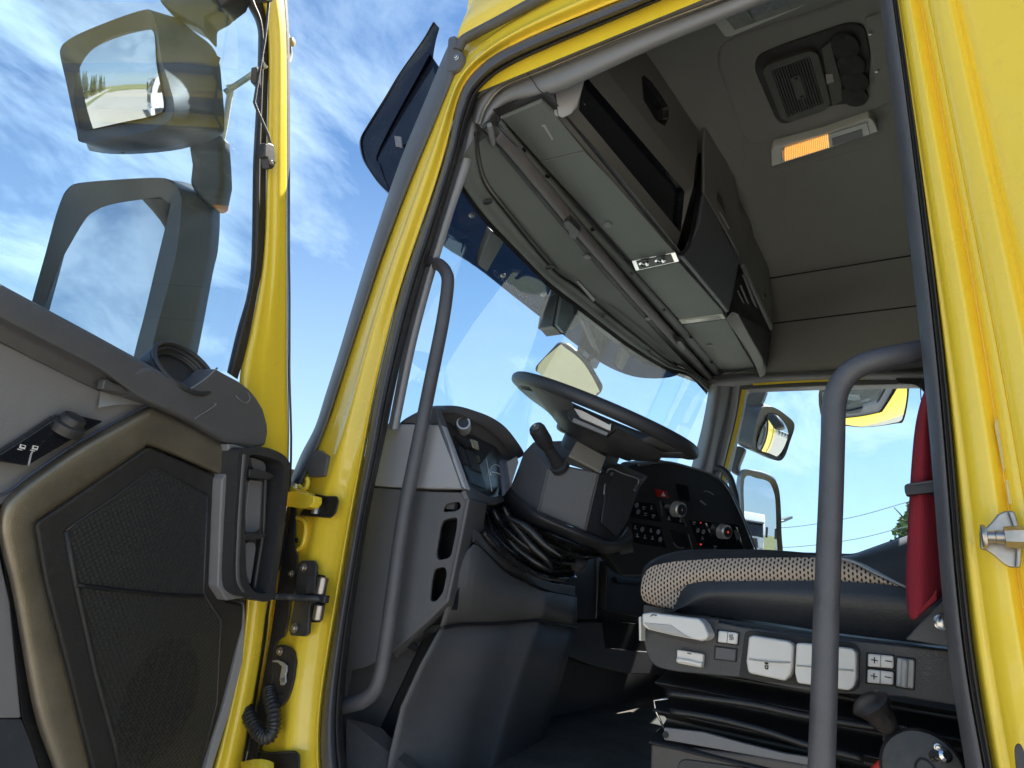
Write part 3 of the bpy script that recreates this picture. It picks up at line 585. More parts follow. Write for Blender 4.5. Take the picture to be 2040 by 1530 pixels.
# upper locker of unit 1
Uv = [fx(1165,85,.99), G1, fx(1392,262,1.60), fx(1380,165,1.45), fx(1352,90,1.3), fx(1300,-10,1.12), fx(1200,-60,1.0)]
hp = [(1279,155),(1283,150),(1298,163),(1318,190),(1332,214),(1332,236),(1324,251),(1308,240),(1282,197)]
un = (G1-Uv[0]).cross(Uv[2]-Uv[0]).normalized()
upts = [Uv[0], G1]+[fp(a, b, Uv[0], un) for a, b in ((1388,310),(1391,262),(1383,180),(1358,95),(1310,10),(1230,-70))]
hpp = [fp(a, b, Uv[0], un) for a, b in hp]
if un.dot(C0-Uv[0]) > 0: un = -un
plate('locker_door', upts, un*.02, CONS, con, holes=[hpp], bevel=.003)
plate('locker_handle', [p+un*.035 for p in hpp], un*.01, BLK, con)
add('locker_handle', hpp+[p+un*.035 for p in hpp], [(i, (i+1) % 9, (i+1) % 9+9, i+9) for i in range(9)], BLK, con)
# gap at the end of unit 1
g_ = [(1392,262),(1400,330),(1394,400),(1386,450),(1376,490),(1362,510),(1346,508),(1350,504),(1362,497),(1371,485),(1378,450),(1385,400),(1389,364),(1386,361),(1391,345)]
plate('unit_gap', [fx(a, b, 1.70) for a, b in g_], (.02, .01, 0), VBLK, con)
# unit 2
a0, a1, a2, a3 = fx(1353,513,1.70), fx(1444,622,2.16), fx(1465,520,2.13), fx(1395,386,1.70)
add('locker_door', [a0, a1, fx(1452,595,2.155), a2, a3, fx(1388,450,1.70)], [tuple(range(6))], mat('blue_grey_locker', (.10, .11, .135), .45, grain=.4), con, bevel=.006, solid=.015, soff=1)
n2 = (a1-a0).cross(a3-a0).normalized()
if n2.dot(C0-a0) < 0: n2 = -n2
def on2(l_, d=.0): return [fp(a, b, a0, n2)+n2*d for a, b in l_]
tube('locker_handle', on2([(1417,497),(1427,506),(1437,522),(1442,536)], .006), .0035, TRIM, con, n=8)
add('handle_recess', on2([(1414,470),(1424,480),(1440,510),(1440,532),(1430,535),(1415,518),(1409,495)], .001), [tuple(range(7))], VBLK, con)
b0, b1 = fx(1397,386,1.70), fx(1466,508,2.12)
b2 = [fx(1470,480,2.06), fx(1470,410,1.95), fx(1455,350,1.85), fx(1430,296,1.72), fx(1400,215,1.55), fx(1397,300,1.64)]
add('locker_door', [b0, b1]+b2, [tuple(range(8))], CONS, con, bevel=.004, solid=.012, soff=1, smooth=False)
n3 = (b1-b0).cross(b2[2]-b0).normalized()
if n3.dot(C0-b0) < 0: n3 = -n3
def on3(l_, d=0): return [fp(a, b, b0, n3)+n3*d for a, b in l_]
add('handle_recess', on3([(1426,380),(1432,388),(1453,420),(1449,456),(1436,445),(1424,422)], .004), [tuple(range(6))], BLK, con)
tube('locker_handle', on3([(1427,420),(1436,433),(1447,454)], .008), .005, TRIM, con, n=8)
tube('locker_edge', on3([(1398,390),(1420,424),(1444,465),(1466,507)], .004), .004, TRIM, con, n=8)
# unit 3: open shelf with curtain rails
c0, c1 = fx(1447,632,2.17), fx(1518,752,2.68)
loft('shelf_lip', [[fx(1446,636,2.17), fx(1480,684,2.4), fx(1502,722,2.57), fx(1514,752,2.67)], [fx(1458,622,2.17), fx(1492,678,2.4), fx(1512,715,2.57), fx(1522,748,2.67)], [fx(1470,626,2.18), fx(1498,676,2.41), fx(1518,712,2.58), fx(1526,742,2.68)], [fx(1468,622,2.25), fx(1498,672,2.45), fx(1518,708,2.62), fx(1526,736,2.7)]], CONS, con, cross=3)
add('open_shelf', [fx(1465,522,2.15), fx(1480,530,2.2), fx(1508,600,2.45), fx(1537,664,2.66), fx(1528,735,2.70), fx(1518,712,2.6), fx(1470,626,2.2), fx(1447,630,2.17), fx(1455,590,2.16)], [tuple(range(9))], VBLK, con)
for k, (p, q) in enumerate((((1479,529),(1536,655)),((1481,548),(1522,650)),((1476,570),(1510,648)),((1470,580),(1505,648)))):
    tube('shelf_rail', [fx(*p, 2.15), fx((p[0]+q[0])/2, (p[1]+q[1])/2+2, 2.38), fx(*q, 2.62)], [.007, .005, .004, .003][k], TRIM, con, n=8)
add('upper_fairing', [fx(1469,405,1.95), fx(1470,480,2.05), fx(1467,508,2.12), fx(1466,523,2.15), fx(1480,530,2.2), fx(1508,592,2.43), fx(1536,652,2.66), fx(1535,600,2.62), fx(1527,525,2.5), fx(1505,460,2.3)], [tuple(range(10))], CONS, con, solid=.008, soff=1, bevel=.004)
add('handle_recess', [fx(1510,545,2.44), fx(1520,560,2.47), fx(1526,590,2.5), fx(1520,598,2.5), fx(1510,575,2.45)], [tuple(range(5))], BLK, con)
tube('locker_handle', [fx(1510,570,2.43), fx(1516,582,2.46), fx(1521,594,2.49)], .006, TRIM, con, n=8)
# filler between lockers and ceiling
loft('locker_top', [[fx(1300,-10,1.12), fx(1358,95,1.33), fx(1392,262,1.6), fx(1430,296,1.72), fx(1470,405,1.95), fx(1505,460,2.3), fx(1535,600,2.62), fx(1537,655,2.68)], [V((1.05, .45, H+1.36)), V((1.3, .47, H+1.36)), V((1.6, .5, H+1.36)), V((1.75, .52, H+1.36)), V((2.0, .54, H+1.36)), V((2.3, .58, H+1.35)), V((2.62, .6, H+1.32)), V((2.75, .6, H+1.2))]], CONS, con, n=2)
# spotlights set in the shelf
def spot(c4, name='map_light', bulbs=((1283,523),(1315,517))):
    t = thing(name, 'chrome twin map light set in the shelf beside the radio bay' if bulbs else 'slim white strip lamp further along the shelf', 'lamp', fz(*c4[0], 1.0))
    q = Z1(*c4); plate('frame', [p+V((0, 0, -.002)) for p in q], (0, 0, .008), LIME if not bulbs else CHR, t, bevel=.002)
    c = sum(q, V())/4; iq = [p+(c-p)*(.2) for p in q]
    plate('lens', [p+V((0, 0, -.004)) for p in iq], (0, 0, .003), BLK if bulbs else LENS, t, bevel=.001)
    for b in bulbs or ():
        p = fz(b[0], b[1], .99); lathe('reflector', p, (0, 0, -1), [(.016, 0), (.016, .006), (.013, .007), (.004, -.0), (.001, .003)], CHR, t, n=18)
        lathe('bulb', p, (0, 0, -1), [(.005, 0), (.005, .006), (.002, .008)], CHR, t, n=10)
spot([(1258,519),(1345,501),(1353,520),(1266,539)])
spot([(1352,637),(1440,625),(1446,634),(1358,645)], 'strip_lamp', None)

# ============================================================ roof fittings
zc_ = 1.348
pn = FZ([(1425,120),(1440,84),(1560,45),(1700,-5),(1860,-60),(1930,60),(1850,150),(1762,215),(1520,288),(1487,287),(1474,262)], zc_-.004)
add_o = plate('roof_panel', rnd(pn, .05, 5), (0, 0, .02), CEIL, cab, bevel=.012, seg=3)
o2 = FZ([(1374,60),(1374,140),(1410,235),(1450,300),(1504,333),(1560,345),(1800,275),(1900,100),(1990,-100),(1700,-100),(1450,-10)], zc_+.004)
plate('roof_panel', rnd(o2, .08, 5), (0, 0, .02), CEIL, cab, bevel=.014, seg=3)
plate('access_panel', rnd(FZ([(1722,36),(1790,20),(1800,150),(1746,164)], zc_-.010), .01), (0, 0, .012), CEIL, cab, bevel=.003)
for q in ((1734,66),(1747,141)): lathe('screw', fz(q[0], q[1], zc_-.011), (0, 0, -1), [(.005, 0), (.005, .002), (.002, .003)], SIL, cab, n=10)
bl = thing('roof_blower', 'dark square ventilation unit in the ceiling with a ribbed grille and four oval pads', 'roof vent', fz(1600, 150, zc_))
ou = FZ([(1503,140),(1508,112),(1560,90),(1690,46),(1722,50),(1735,100),(1731,170),(1712,207),(1660,210),(1625,226),(1560,250),(1545,238)], zc_-.009)
plate('surround', rnd(ou, .02, 3), (0, 0, .02), mat('blower_surround', (.035, .032, .03), .75, grain=.4), bl, bevel=.004)
fr = FZ([(1519,143),(1528,130),(1612,101),(1630,107),(1655,205),(1645,220),(1575,243),(1556,238)], zc_-.018)
gr = FZ([(1537,141),(1613,113),(1641,206),(1569,234)], zc_-.018)
plate('grille_frame', rnd(fr, .015, 4), (0, 0, .012), mat('blower_grey', (.075, .072, .066), .6, grain=.3), bl, holes=[gr], bevel=.002)
plate('filter', [p+V((0, 0, .010)) for p in gr], (0, 0, .003), VBLK, bl)
for i in range(14):
    t = (i+.5)/14; a = gr[0].lerp(gr[1], t); b = gr[3].lerp(gr[2], t); d = (gr[1]-gr[0])*.018
    plate('grille_rib', [a-d, a+d, b+d, b-d], (0, 0, .009), mat('rib', (.05, .047, .045), .6), bl)
plate('logo_plate', FZ([(1575,157),(1594,150),(1608,195),(1589,199)], zc_-.021), (0, 0, .006), mat('blower_grey', (0, 0, 0)), bl, bevel=.001)
for q in ((1586,157),(1597,193)): lathe('plate_clip', fz(q[0], q[1], zc_-.022), (0, 0, -1), [(.004, 0), (.003, .002)], VBLK, bl, n=8)
plate('control_bezel', FZ([(1637,98),(1654,84),(1664,120),(1676,165),(1678,200),(1658,212)], zc_-.015), (0, 0, .008), mat('blower_grey', (0, 0, 0)), bl, bevel=.001)
plate('sticker', FZ([(1645,149),(1658,147),(1661,163),(1647,168)], zc_-.0165), (0, 0, .001), mat('worn_label', (.33, .30, .27), .5, var=.4, vs=200), bl)
for q in ((1684,90),(1696,127),(1704,160),(1702,190)):
    lathe('oval_pad', fz(q[0], q[1], zc_-.010), (0, 0, -1), [(.047, 0), (.047, .003), (.043, .006), (.01, .007)], mat('pad', (.028, .027, .025), .8, grain=.6), bl, n=26, sx=.62, udir=(.3, 1, 0))
def rooflamp(label, fr, lens, amb=None, sx=1):
    t = thing('ceiling_lamp', label, 'lamp', fz(*fr[0], zc_), 'ceiling lamps either side of the roof vent')
    plate('frame', FZ(fr, zc_-.022), (0, 0, .03), LIME, t, bevel=.003)
    plate('lens', FZ(lens, zc_-.025), (0, 0, .01), LENS, t, bevel=.001)
    L4 = FZ(lens, zc_-.0265); nr = 46
    for i in range(nr):
        tt = (i+.5)/nr; a = L4[0].lerp(L4[1], tt); b = L4[3].lerp(L4[2], tt); d = (L4[1]-L4[0])*(.20/nr)
        if amb or i < 10: plate('lens_rib', [a-d, a+d, b+d, b-d] if not amb or i < 27 else [a-d, a+d, a.lerp(b, .35)+d, a.lerp(b, .35)-d], (0, 0, .002), AMBR if amb and 1 < i < 26 else LENS, t)
    if not amb:
        for j in range(4):
            a = L4[0].lerp(L4[3], 1-j*.07-.03); b = L4[1].lerp(L4[2], 1-j*.07-.03); plate('lens_rib', [a, b, b+(L4[0]-L4[3])*.025, a+(L4[0]-L4[3])*.025], (0, 0, .0018), LENS, t)
        plate('switch_panel', [L4[0].lerp(L4[1], .2), L4[1], L4[1].lerp(L4[2], .66), L4[0].lerp(L4[1], .2).lerp(L4[3].lerp(L4[2], .2), .66)], (0, 0, .003), mat('frosted_panel', (.25, .28, .29), .35, var=.3, vs=80), t)
    if amb: plate('amber_lens', rnd(FZ(amb, zc_-.0262), .01), (0, 0, .0005), AMB, t)
    if amb: plate('switch_panel', [L4[0].lerp(L4[1], .60).lerp(L4[3].lerp(L4[2], .60), .4), L4[0].lerp(L4[1], .93).lerp(L4[3].lerp(L4[2], .93), .4), L4[0].lerp(L4[1], .93).lerp(L4[3].lerp(L4[2], .93), 1.0), L4[0].lerp(L4[1], .60).lerp(L4[3].lerp(L4[2], .60), 1.0)], (0, 0, .003), TRIM, t)
    return t
AMBR = mat('amber_rib', (.8, .42, .12), .3, emit=.75, ecol=(1, .42, .07))
rooflamp('clear ceiling lamp in a white frame, cut by the top edge of the photo', [(1420,42),(1428,36),(1560,-14),(1700,-60),(1735,-50),(1660,-12),(1455,74),(1444,74)], [(1442,34),(1680,-50),(1690,-20),(1464,60)])
rooflamp('ceiling lamp in a white frame with its amber half lit, below the roof vent', [(1536,300),(1541,293),(1640,268),(1731,235),(1740,240),(1750,262),(1640,300),(1537,332)], [(1556,298),(1728,244),(1733,268),(1556,324)], amb=[(1558,300),(1640,273),(1646,288),(1640,297),(1560,319)])

# ============================================================ dashboard
dash = thing('dashboard', 'grey and black dashboard around the steering column with vent slots in its side', 'dashboard', (1.9, .95, 1.7))
# left end panels
ul = FX([(742,842),(798,844),(842,843),(880,845)], .965); ll = FX([(735,968),(780,973),(860,977),(927,977)], .965)
add('upper_side_panel', [fx(735,842,.965), fx(798,844,.965), fx(880,846,.965), fx(906,915,.965), fx(927,974,.965), fx(860,973,.965), fx(780,970,.965), fx(728,966,.965)], [tuple(range(8))], TRIML, dash, bevel=.004, solid=.02, soff=1)
add('side_panel_edge', [fx(880,846,.965), fx(868,815,.985), fx(880,820,1.0), fx(933,966,1.0), fx(927,974,.966), fx(906,915,.966)], [tuple(range(6))], TRIMD, dash, bevel=.003, solid=.008, soff=1)
plate('side_panel_upper_part', FX([(798,843),(812,833),(838,819),(866,811),(880,845)], .975), (.02, 0, 0), TRIMD, dash, bevel=.002)
def sl(*p): return rnd(FX(p, .97), .008, 3)
holes = [sl((886,1004),(916,999),(918,1013),(907,1018),(880,1020)), sl((884,1035),(911,1030),(909,1055),(897,1111),(872,1116),(867,1104),(877,1044)), sl((864,1133),(886,1129),(890,1142),(883,1178),(868,1199),(855,1197),(858,1160))]
low = FX([(700,966),(750,972),(860,980),(921,981),(934,994),(914,1095),(892,1198),(850,1240),(782,1300),(730,1328),(660,1345),(640,1100)], .97)
plate('lower_side_panel', low, (.006, 0, 0), TRIMM, dash, holes=holes, bevel=.0015)
for h in holes:
    n_ = len(h); hh = [p+V((.035, .02, 0)) for p in h]
    add('vent_slot', h+hh, [(i, (i+1) % n_, (i+1) % n_+n_, i+n_) for i in range(n_)], BLK, dash)
plate('vent_backing', FX([(840,985),(925,985),(905,1215),(835,1215)], 1.02), (.01, 0, 0), VBLK, dash)
box('vent_flap', fx(900, 1009, .985), (.01, .02, .012), TRIMD, dash)
# faces turning away behind the side panel edge
add('lower_panel_return', [fx(934,994,.97), fx(970,1004,1.14), fx(958,1090,1.14), fx(945,1163,1.12), fx(915,1215,1.08), fx(892,1198,.97), fx(914,1095,.97)], [tuple(range(7))], TRIMD, dash, bevel=.004, solid=.006, soff=1)
add('lower_panel_return', [fx(892,1198,.97), fx(915,1215,1.08), fx(860,1262,1.05), fx(790,1312,1.0), fx(782,1300,.97), fx(850,1240,.97)], [tuple(range(6))], TRIMD, dash, solid=.006, soff=1)
plate('cable_opening', FX([(842,1262),(861,1247),(879,1244),(868,1260)], 1.0), (.004, 0, 0), VBLK, dash)
plate('cable_opening', FX([(812,1290),(824,1280),(832,1290),(824,1298)], .99), (.004, 0, 0), VBLK, dash)
# ledge between upper and lower
add('ledge', [fx(927,976,.965), fx(933,966,1.0), fx(978,992,1.2), fx(1000,985,1.3), fx(1006,998,1.25), fx(985,1004,1.2), fx(960,1000,1.12), fx(934,993,.97)], [tuple(range(8))], TRIMD, dash, bevel=.002, solid=.01, soff=1)
# hood of the instrument cluster: front edge and the surface over it
hood = [(800,846),(814,832),(856,811),(880,808),(912,809),(945,818),(980,832),(1009,853),(1036,888),(1046,906)]
hx = [.985, 1.0, 1.04, 1.08, 1.12, 1.17, 1.23, 1.3, 1.36, 1.4]
h0 = [fx(a, b, x) for (a, b), x in zip(hood, hx)]
hi = [(815,846),(830,838),(868,818),(884,818),(908,824),(935,836),(962,850),(990,872),(1010,897),(1024,912)]
h1 = [fx(a, b, x) for (a, b), x in zip(hi, hx)]
loft('instrument_hood', [[p+V((.1, .16, -.05)) for p in h0], [p+V((.03, .05, -.004)) for p in h0], h0, [p+V((0, -.008, -.004)) for p in h1], h1, [p+V((.03, .03, -.03)) for p in h1]], TRIMD, dash, cross=3, n=4, solid=.004, soff=1)
# cluster face
cl = [fx(880,826,1.03), fx(935,838,1.18), fx(1000,880,1.30), fx(1022,912,1.36), fx(1010,1000,1.36), fx(985,995,1.24), fx(933,968,1.03)]
add('instrument_panel', [p+V((.02, .035, -.005)) for p in cl], [tuple(range(7))], BLK, dash, solid=.01, soff=1)
o5 = cl[0]+V((.02, .03, 0)); n5 = (cl[3]-cl[0]).cross(cl[6]-cl[0]).normalized(); n5 = n5 if n5.dot(C0-o5) > 0 else -n5
def on5(l_, d=.0): return [fp(a, b, o5, n5)+n5*d for a, b in l_]
a5 = (n5*.6+V((-.5, -.8, .25))).normalized()
kc = on5([(922,851)])[0]
kn = lathe('light_switch_knob', kc+V((.0, .0, 0)), V((-.75, -.62, .12)), [(.020, -.01), (.020, .004), (.0175, .010), (.0175, .028), (.016, .031)], mat('knob_silver', (.68, .66, .64), .3, metal=.5), dash, n=28)
lathe('knob_cap', kc+V((-.75, -.62, .12)).normalized()*.029, V((-.75, -.62, .12)), [(.0125, 0), (.0125, .0035), (.004, .003)], BLK, dash, n=20)
plate('switch_block', on5([(905,868),(912,866),(936,884),(933,893)], .006), -n5*.01, BLK, dash, bevel=.001)
plate('display', rnd(on5([(935,876),(949,881),(952,898),(940,892)], .004), .002), -n5*.003, mat('pale_display', (.55, .52, .38), .3), dash)
plate('switch_block', on5([(911,892),(918,895),(931,932),(921,924)], .008), -n5*.01, BLK, dash, bevel=.0015)
plate('switch_block', on5([(924,898),(938,905),(956,946),(936,938)], .008), -n5*.01, BLK, dash, bevel=.0015)
plate('blank_panel', on5([(924,928),(958,947),(967,976),(938,964)], .004), -n5*.006, mat('blue_black', (.06, .09, .12), .4), dash, bevel=.001)
plate('display', on5([(944,907),(953,910),(955,922),(948,921)], .003), -n5*.002, mat('dim_display', (.12, .13, .10), .3), dash)
tube('gauge_ring', on5([(976,948),(974,940),(978,931),(986,927),(994,932),(998,944),(998,960)], .003), .0010, PRINT, dash, n=6)
tube('gauge_needle', on5([(977,942),(985,943),(995,947)], .004), .0013, PRINT, dash, n=6)
tube('bezel_line', on5([(967,914),(972,945),(978,980)], .003), .0008, PRINT, dash, n=6)
plate('cluster_side', on5([(992,921),(1008,921),(1013,972),(998,990),(995,960)], .012), -n5*.01, mat('lilac_grey', (.20, .20, .25), .5), dash, bevel=.002)
plate('cluster_end', [fx(1010,920,1.25), fx(1030,909,1.29), fx(1033,921,1.29), fx(1018,969,1.25)], (.01, .01, 0), TRIML, dash, bevel=.001)
# knee panel under the column and its broad leg
kt = [fx(945,1052,1.06), fx(959,1064,1.10), fx(1010,1113,1.2), fx(1082,1155,1.36), fx(1103,1162,1.46), fx(1146,1168,1.62)]
km = [fx(945,1078,1.045), fx(959,1091,1.08), fx(1003,1133,1.18), fx(1080,1171,1.33), fx(1100,1178,1.44), fx(1146,1186,1.62)]
loft('knee_panel_rim', [[p+V((0, .03, -.0)) for p in kt], kt, km], TRIMD, dash, curve=False, smooth=False, bevel=.003, solid=.006, soff=1)
tube('panel_gap', [p+V((-.002, -.003, -.001)) for p in km], .0022, VBLK, dash, n=6, curve=False)
k0 = [fx(900,1180,1.0), fx(945,1085,1.045), fx(1003,1137,1.18), fx(1050,1162,1.28), fx(1078,1176,1.33), fx(1092,1180,1.36), fx(1107,1182,1.44), fx(1150,1190,1.62)]
k1 = [fx(880,1250,1.0), fx(920,1243,1.08), fx(980,1242,1.18), fx(1030,1238,1.28), fx(1062,1235,1.33), fx(1078,1236,1.36), fx(1092,1240,1.44), fx(1150,1250,1.62)]
loft('knee_panel', [k0, k1], TRIMM, dash, n=4, solid=.004, soff=1)
k1b = [p+V((.004, .004, -.004)) for p in k1]
k2 = [fx(800,1410,.99), fx(850,1410,1.06), fx(930,1405,1.16), fx(975,1400,1.25), fx(1004,1398,1.30), fx(1022,1400,1.33), fx(1045,1405,1.41), fx(1100,1420,1.62)]
k3 = [fx(760,1600,.98), fx(820,1600,1.04), fx(890,1600,1.12), fx(925,1600,1.19), fx(950,1600,1.24), fx(968,1600,1.27), fx(990,1600,1.35), fx(1040,1620,1.62)]
loft('column_leg', [k1b, k2, k3], TRIMD, dash, n=4, cross=2, solid=.004, soff=1)
tube('panel_gap', [p+V((-.002, -.004, -.001)) for p in k1], .0028, VBLK, dash, n=6, curve=True)
# wall under the dash, left corner of the footwell
add('footwell_side', [fx(650,1300,1.02), fx(900,1150,1.10), fx(960,1150,1.5), fx(960,1700,1.5), fx(640,1700,1.02)], [(0, 1, 2, 3, 4)], TRIMD, dash, solid=.01, soff=1)
add('footwell_mat', [fx(690,1430,.955), fx(760,1450,1.0), fx(900,1600,1.05), fx(690,1650,.93)], [(0, 1, 2, 3)], RUBD, dash)
# fascia behind the seat: drawer, pockets
fy_ = 1.02
plate('footwell_back', FY([(1060,1060),(1520,1060),(1560,1330),(1400,1345),(1260,1340),(1180,1328),(1090,1300),(1060,1330),(1040,1200)], 1.0), (0, .02, 0), TRIMD, dash)
plate('console_side', FY([(1112,1100),(1192,1105),(1190,1232),(1116,1235)], .93), (0, .03, 0), BLK, dash, bevel=.002)
tube('console_edge', FY([(1191,1106),(1190,1170),(1188,1232)], .925), .0022, TRIM, dash, n=6)
plate('drawer', FY([(1211,1118),(1330,1122),(1330,1240),(1207,1216)], .91), (0, .03, 0), BLK, dash, bevel=.003)
plate('drawer_handle', FY([(1228,1150),(1300,1158),(1300,1166),(1230,1160)], .90), (0, .01, 0), VBLK, dash, bevel=.001)
plate('footwell_pocket', FY([(1200,1236),(1340,1250),(1340,1300),(1206,1290)], .97), (0, .01, 0), VBLK, dash)
plate('centre_tunnel', FY([(1085,1240),(1200,1240),(1206,1292),(1340,1302),(1340,1345),(1250,1342),(1180,1326),(1085,1290)], .965), (0, .03, 0), TRIMD, dash, bevel=.003)
# centre panel turned to the driver
cp = [fx(1190,985,1.68), fx(1260,925,1.70), fx(1325,917,1.78), fx(1381,931,2.0), (fx(1413,941,2.15)), fx(1441,957,2.25), fx(1458,980,2.30), fx(1482,1031,2.30), fx(1506,1096,2.30), fx(1520,1140,2.30), fx(1240,1140,1.75), fx(1200,1100,1.70)]
o6 = cp[2]; n6 = (fx(1506,1096,2.30)-o6).cross(fx(1240,1140,1.75)-o6).normalized(); n6 = n6 if n6.dot(C0-o6) > 0 else -n6
def on6(l_, d=0.): return [fp(a, b, o6, n6)+n6*d for a, b in l_]
cpo = [(1190,985),(1262,925),(1325,918),(1381,931),(1413,941),(1441,957),(1457,979),(1482,1031),(1507,1097),(1525,1150),(1240,1150),(1200,1100)]
plate('centre_panel', on6(cpo), -n6*.05, BLK, dash, bevel=.01, seg=3)
tube('panel_rim', on6([(1270,926),(1325,920),(1381,933),(1412,943),(1438,958),(1455,980),(1480,1032),(1506,1097)], .003), .0035, TRIM, dash, n=8)
hz = on6([(1304,974),(1325,978),(1331,992),(1309,989)], .006)
plate('hazard_switch', hz, -n6*.008, REDB, dash, bevel=.002)
plate('hazard_symbol', on6([(1314,987),(1318,979),(1323,988)], .0072), -n6*.001, PRINT, dash)
def knob6(c, nm):
    p = on6([c])[0]; ax = (n6+V((-.15, 0, .12))).normalized()
    lathe(nm, p, ax, [(.024, 0), (.024, .008), (.022, .012), (.022, .026), (.019, .029)], mat('knob_silver', (0, 0, 0)), dash, n=28)
    lathe('knob_cap', p+ax*.028, ax, [(.0165, 0), (.0165, .002), (.01, .003)], BLK, dash, n=20)
    return p+ax*.0312, ax
p, ax = knob6((1345,1014), 'fan_knob'); box('knob_mark', p, (.010, .001, .006), PRINT, dash)
p, ax = knob6((1436,1058), 'temperature_knob'); box('knob_mark', p, (.012, .001, .006), mat('red_led', (0, 0, 0)), dash)
plate('switch_bay', on6([(1262,999),(1304,1003),(1318,1040),(1252,1030)], .001), -n6*.004, GLOSSB, dash, bevel=.001)
plate('switch_bay', on6([(1258,1040),(1316,1050),(1327,1092),(1262,1082)], .001), -n6*.004, GLOSSB, dash, bevel=.001)
plate('switch_bay', on6([(1319,1000),(1352,1008),(1366,1046),(1332,1040)], .001), -n6*.004, GLOSSB, dash, bevel=.001)
plate('switch_bay', on6([(1372,1036),(1472,1045),(1482,1098),(1392,1090)], .001), -n6*.004, GLOSSB, dash, bevel=.001)
def icon(c, kind):
    p = on6([c], .0025)[0]; u = (on6([(c[0]+10, c[1]+2)])[0]-on6([c])[0]).normalized(); v_ = n6.cross(u)
    ax_ = (u, n6, v_)
    if kind == 0: lathe('icon_ring', p, n6, [(.0075, 0), (.0075, .0008), (.005, .0008), (.005, 0)], mat('dim_print', (0, 0, 0)), dash, n=12)
    elif kind == 1:
        box('icon', p, (.014, .0008, .003), mat('dim_print', (0, 0, 0)), dash, ax=ax_); box('icon', p-v_*.006, (.009, .0008, .0025), mat('dim_print', (0, 0, 0)), dash, ax=ax_)
    else:
        box('icon', p, (.004, .0008, .011), mat('dim_print', (0, 0, 0)), dash, ax=ax_); box('icon', p+u*.004-v_*.003, (.009, .0008, .003), mat('dim_print', (0, 0, 0)), dash, ax=ax_)
ic = [((1267,1006),0),((1282,1010),1),((1296,1011),2),((1270,1019),0),((1285,1022),1),((1301,1026),1),((1264,1050),2),((1278,1054),0),((1295,1056),2),((1310,1059),0),((1268,1066),2),((1283,1069),2),((1298,1071),2),((1314,1074),0),((1331,1032),2),((1354,1036),2),((1389,1056),0),((1400,1059),0),((1398,1071),2),((1382,1040),1),((1424,1088),1)]
for c, k in ic: icon(c, k)
for c in ((1395,1041),(1395,1084)):
    p = on6([c], .0025)[0]; box('indicator', p, (.011, .001, .004) if c[1] > 1060 else (.004, .001, .004), mat('red_led', (0, 0, 0)), dash)
for a_, b_ in (((1405,1041),(1415,1066)),((1466,1049),(1481,1096)),((1370,1064),(1378,1093)),((1347,1010),(1366,1048)),((1314,999),(1318,1026))):
    tube('silver_strip', on6([a_, b_], .003), .0028 if a_[0] in (1405, 1466) else .0016, SIL if a_[0] in (1405, 1466) else TRIM, dash, n=6, curve=False)
plate('card_slot', on6([(1461,1056),(1466,1056),(1472,1073),(1467,1076)], .003), -n6*.002, TRIM, dash)
tube('cup_holder_rim', on6([(1340,1080),(1346,1088),(1356,1091),(1361,1090)], .003), .0016, TRIM, dash, n=6)
plate('cup_holder', rnd(on6([(1333,1055),(1366,1062),(1376,1092),(1348,1092)], .002), .008), -n6*.004, VBLK, dash)
tube('gauge_ring', on6([(1401,978),(1410,979),(1420,985)], .003), .0012, TRIML, dash, n=6)
tube('gauge_needle', on6([(1394,997),(1399,1001),(1404,1005)], .003), .0022, TRIML, dash, n=6)
plate('instrument_recess', rnd(on6([(1345,962),(1370,968),(1375,1000),(1352,995)], .001), .01), -n6*.003, GLOSSB, dash)
# dashboard top running across under the windscreen
loft('dash_top', [[V((1.02, .95, H+.25)), V((1.4, .98, H+.18)), V((2.0, .98, H+.18)), V((2.75, .95, H+.18))], [V((1.02, 1.28, H+.22)), V((1.4, 1.33, H+.18)), V((2.0, 1.35, H+.18)), V((2.75, 1.25, H+.18))]], TRIMD, dash, n=3)
# ============================================================ steering column, stalk, wheel
colm = thing('steering_column', 'black steering column shroud with a stalk on its left and a leather gaiter below', 'steering column', (1.41, .8, 1.95))
A = dict(a=fx(1044,903,1.30), b=fx(1062,879,1.34), c=fx(1092,932,1.27), d=fx(1071,1021,1.27), e=fx(1003,985,1.30), f=fx(1020,960,1.30), g=fx(1194,941,1.33), h=fx(1166,1060,1.33), i=fx(1208,909,1.40), j=fx(1145,876,1.36), k=fx(1130,928,1.29), l=fx(1222,1080,1.42), m=fx(1246,1041,1.48), n=fx(1286,948,1.52))
K = list(A.keys()); P_ = [A[k] for k in K]; ix = lambda s: tuple(K.index(c) for c in s)
add('shroud', P_, [ix('abcdef'[0:3]+'d'+'ef'), ], TRIMD, colm, bevel=.004, solid=.01, soff=1)
add('shroud', P_, [ix('ckghd')], TRIMD, colm, bevel=.006, solid=.012, soff=1)
add('shroud', P_, [ix('bjkc')], TRIMD, colm, bevel=.004, solid=.008, soff=1)
add('shroud', [P_[K.index(c)] for c in 'gnmlh'], [tuple(range(5))], BLK, colm, bevel=.005, solid=.012, soff=1)
add('shroud_inlay', [fx(1150,878,1.31), fx(1208,910,1.35), fx(1196,940,1.32), fx(1133,907,1.28)], [(0, 1, 2, 3)], mat('bronze_inlay', (.24, .22, .19), .45, grain=.5), colm, bevel=.002, solid=.008, soff=1)
add('shroud_top', [fx(1133,907,1.285), fx(1196,940,1.325), fx(1190,944,1.33), fx(1122,922,1.28)], [(0, 1, 2, 3)], VBLK, colm)
cv = [fx(1216,936,1.395), fx(1270,955,1.46), fx(1273,965,1.465), fx(1250,1036,1.45), fx(1228,1070,1.40), fx(1196,1040,1.35), fx(1208,950,1.38)]
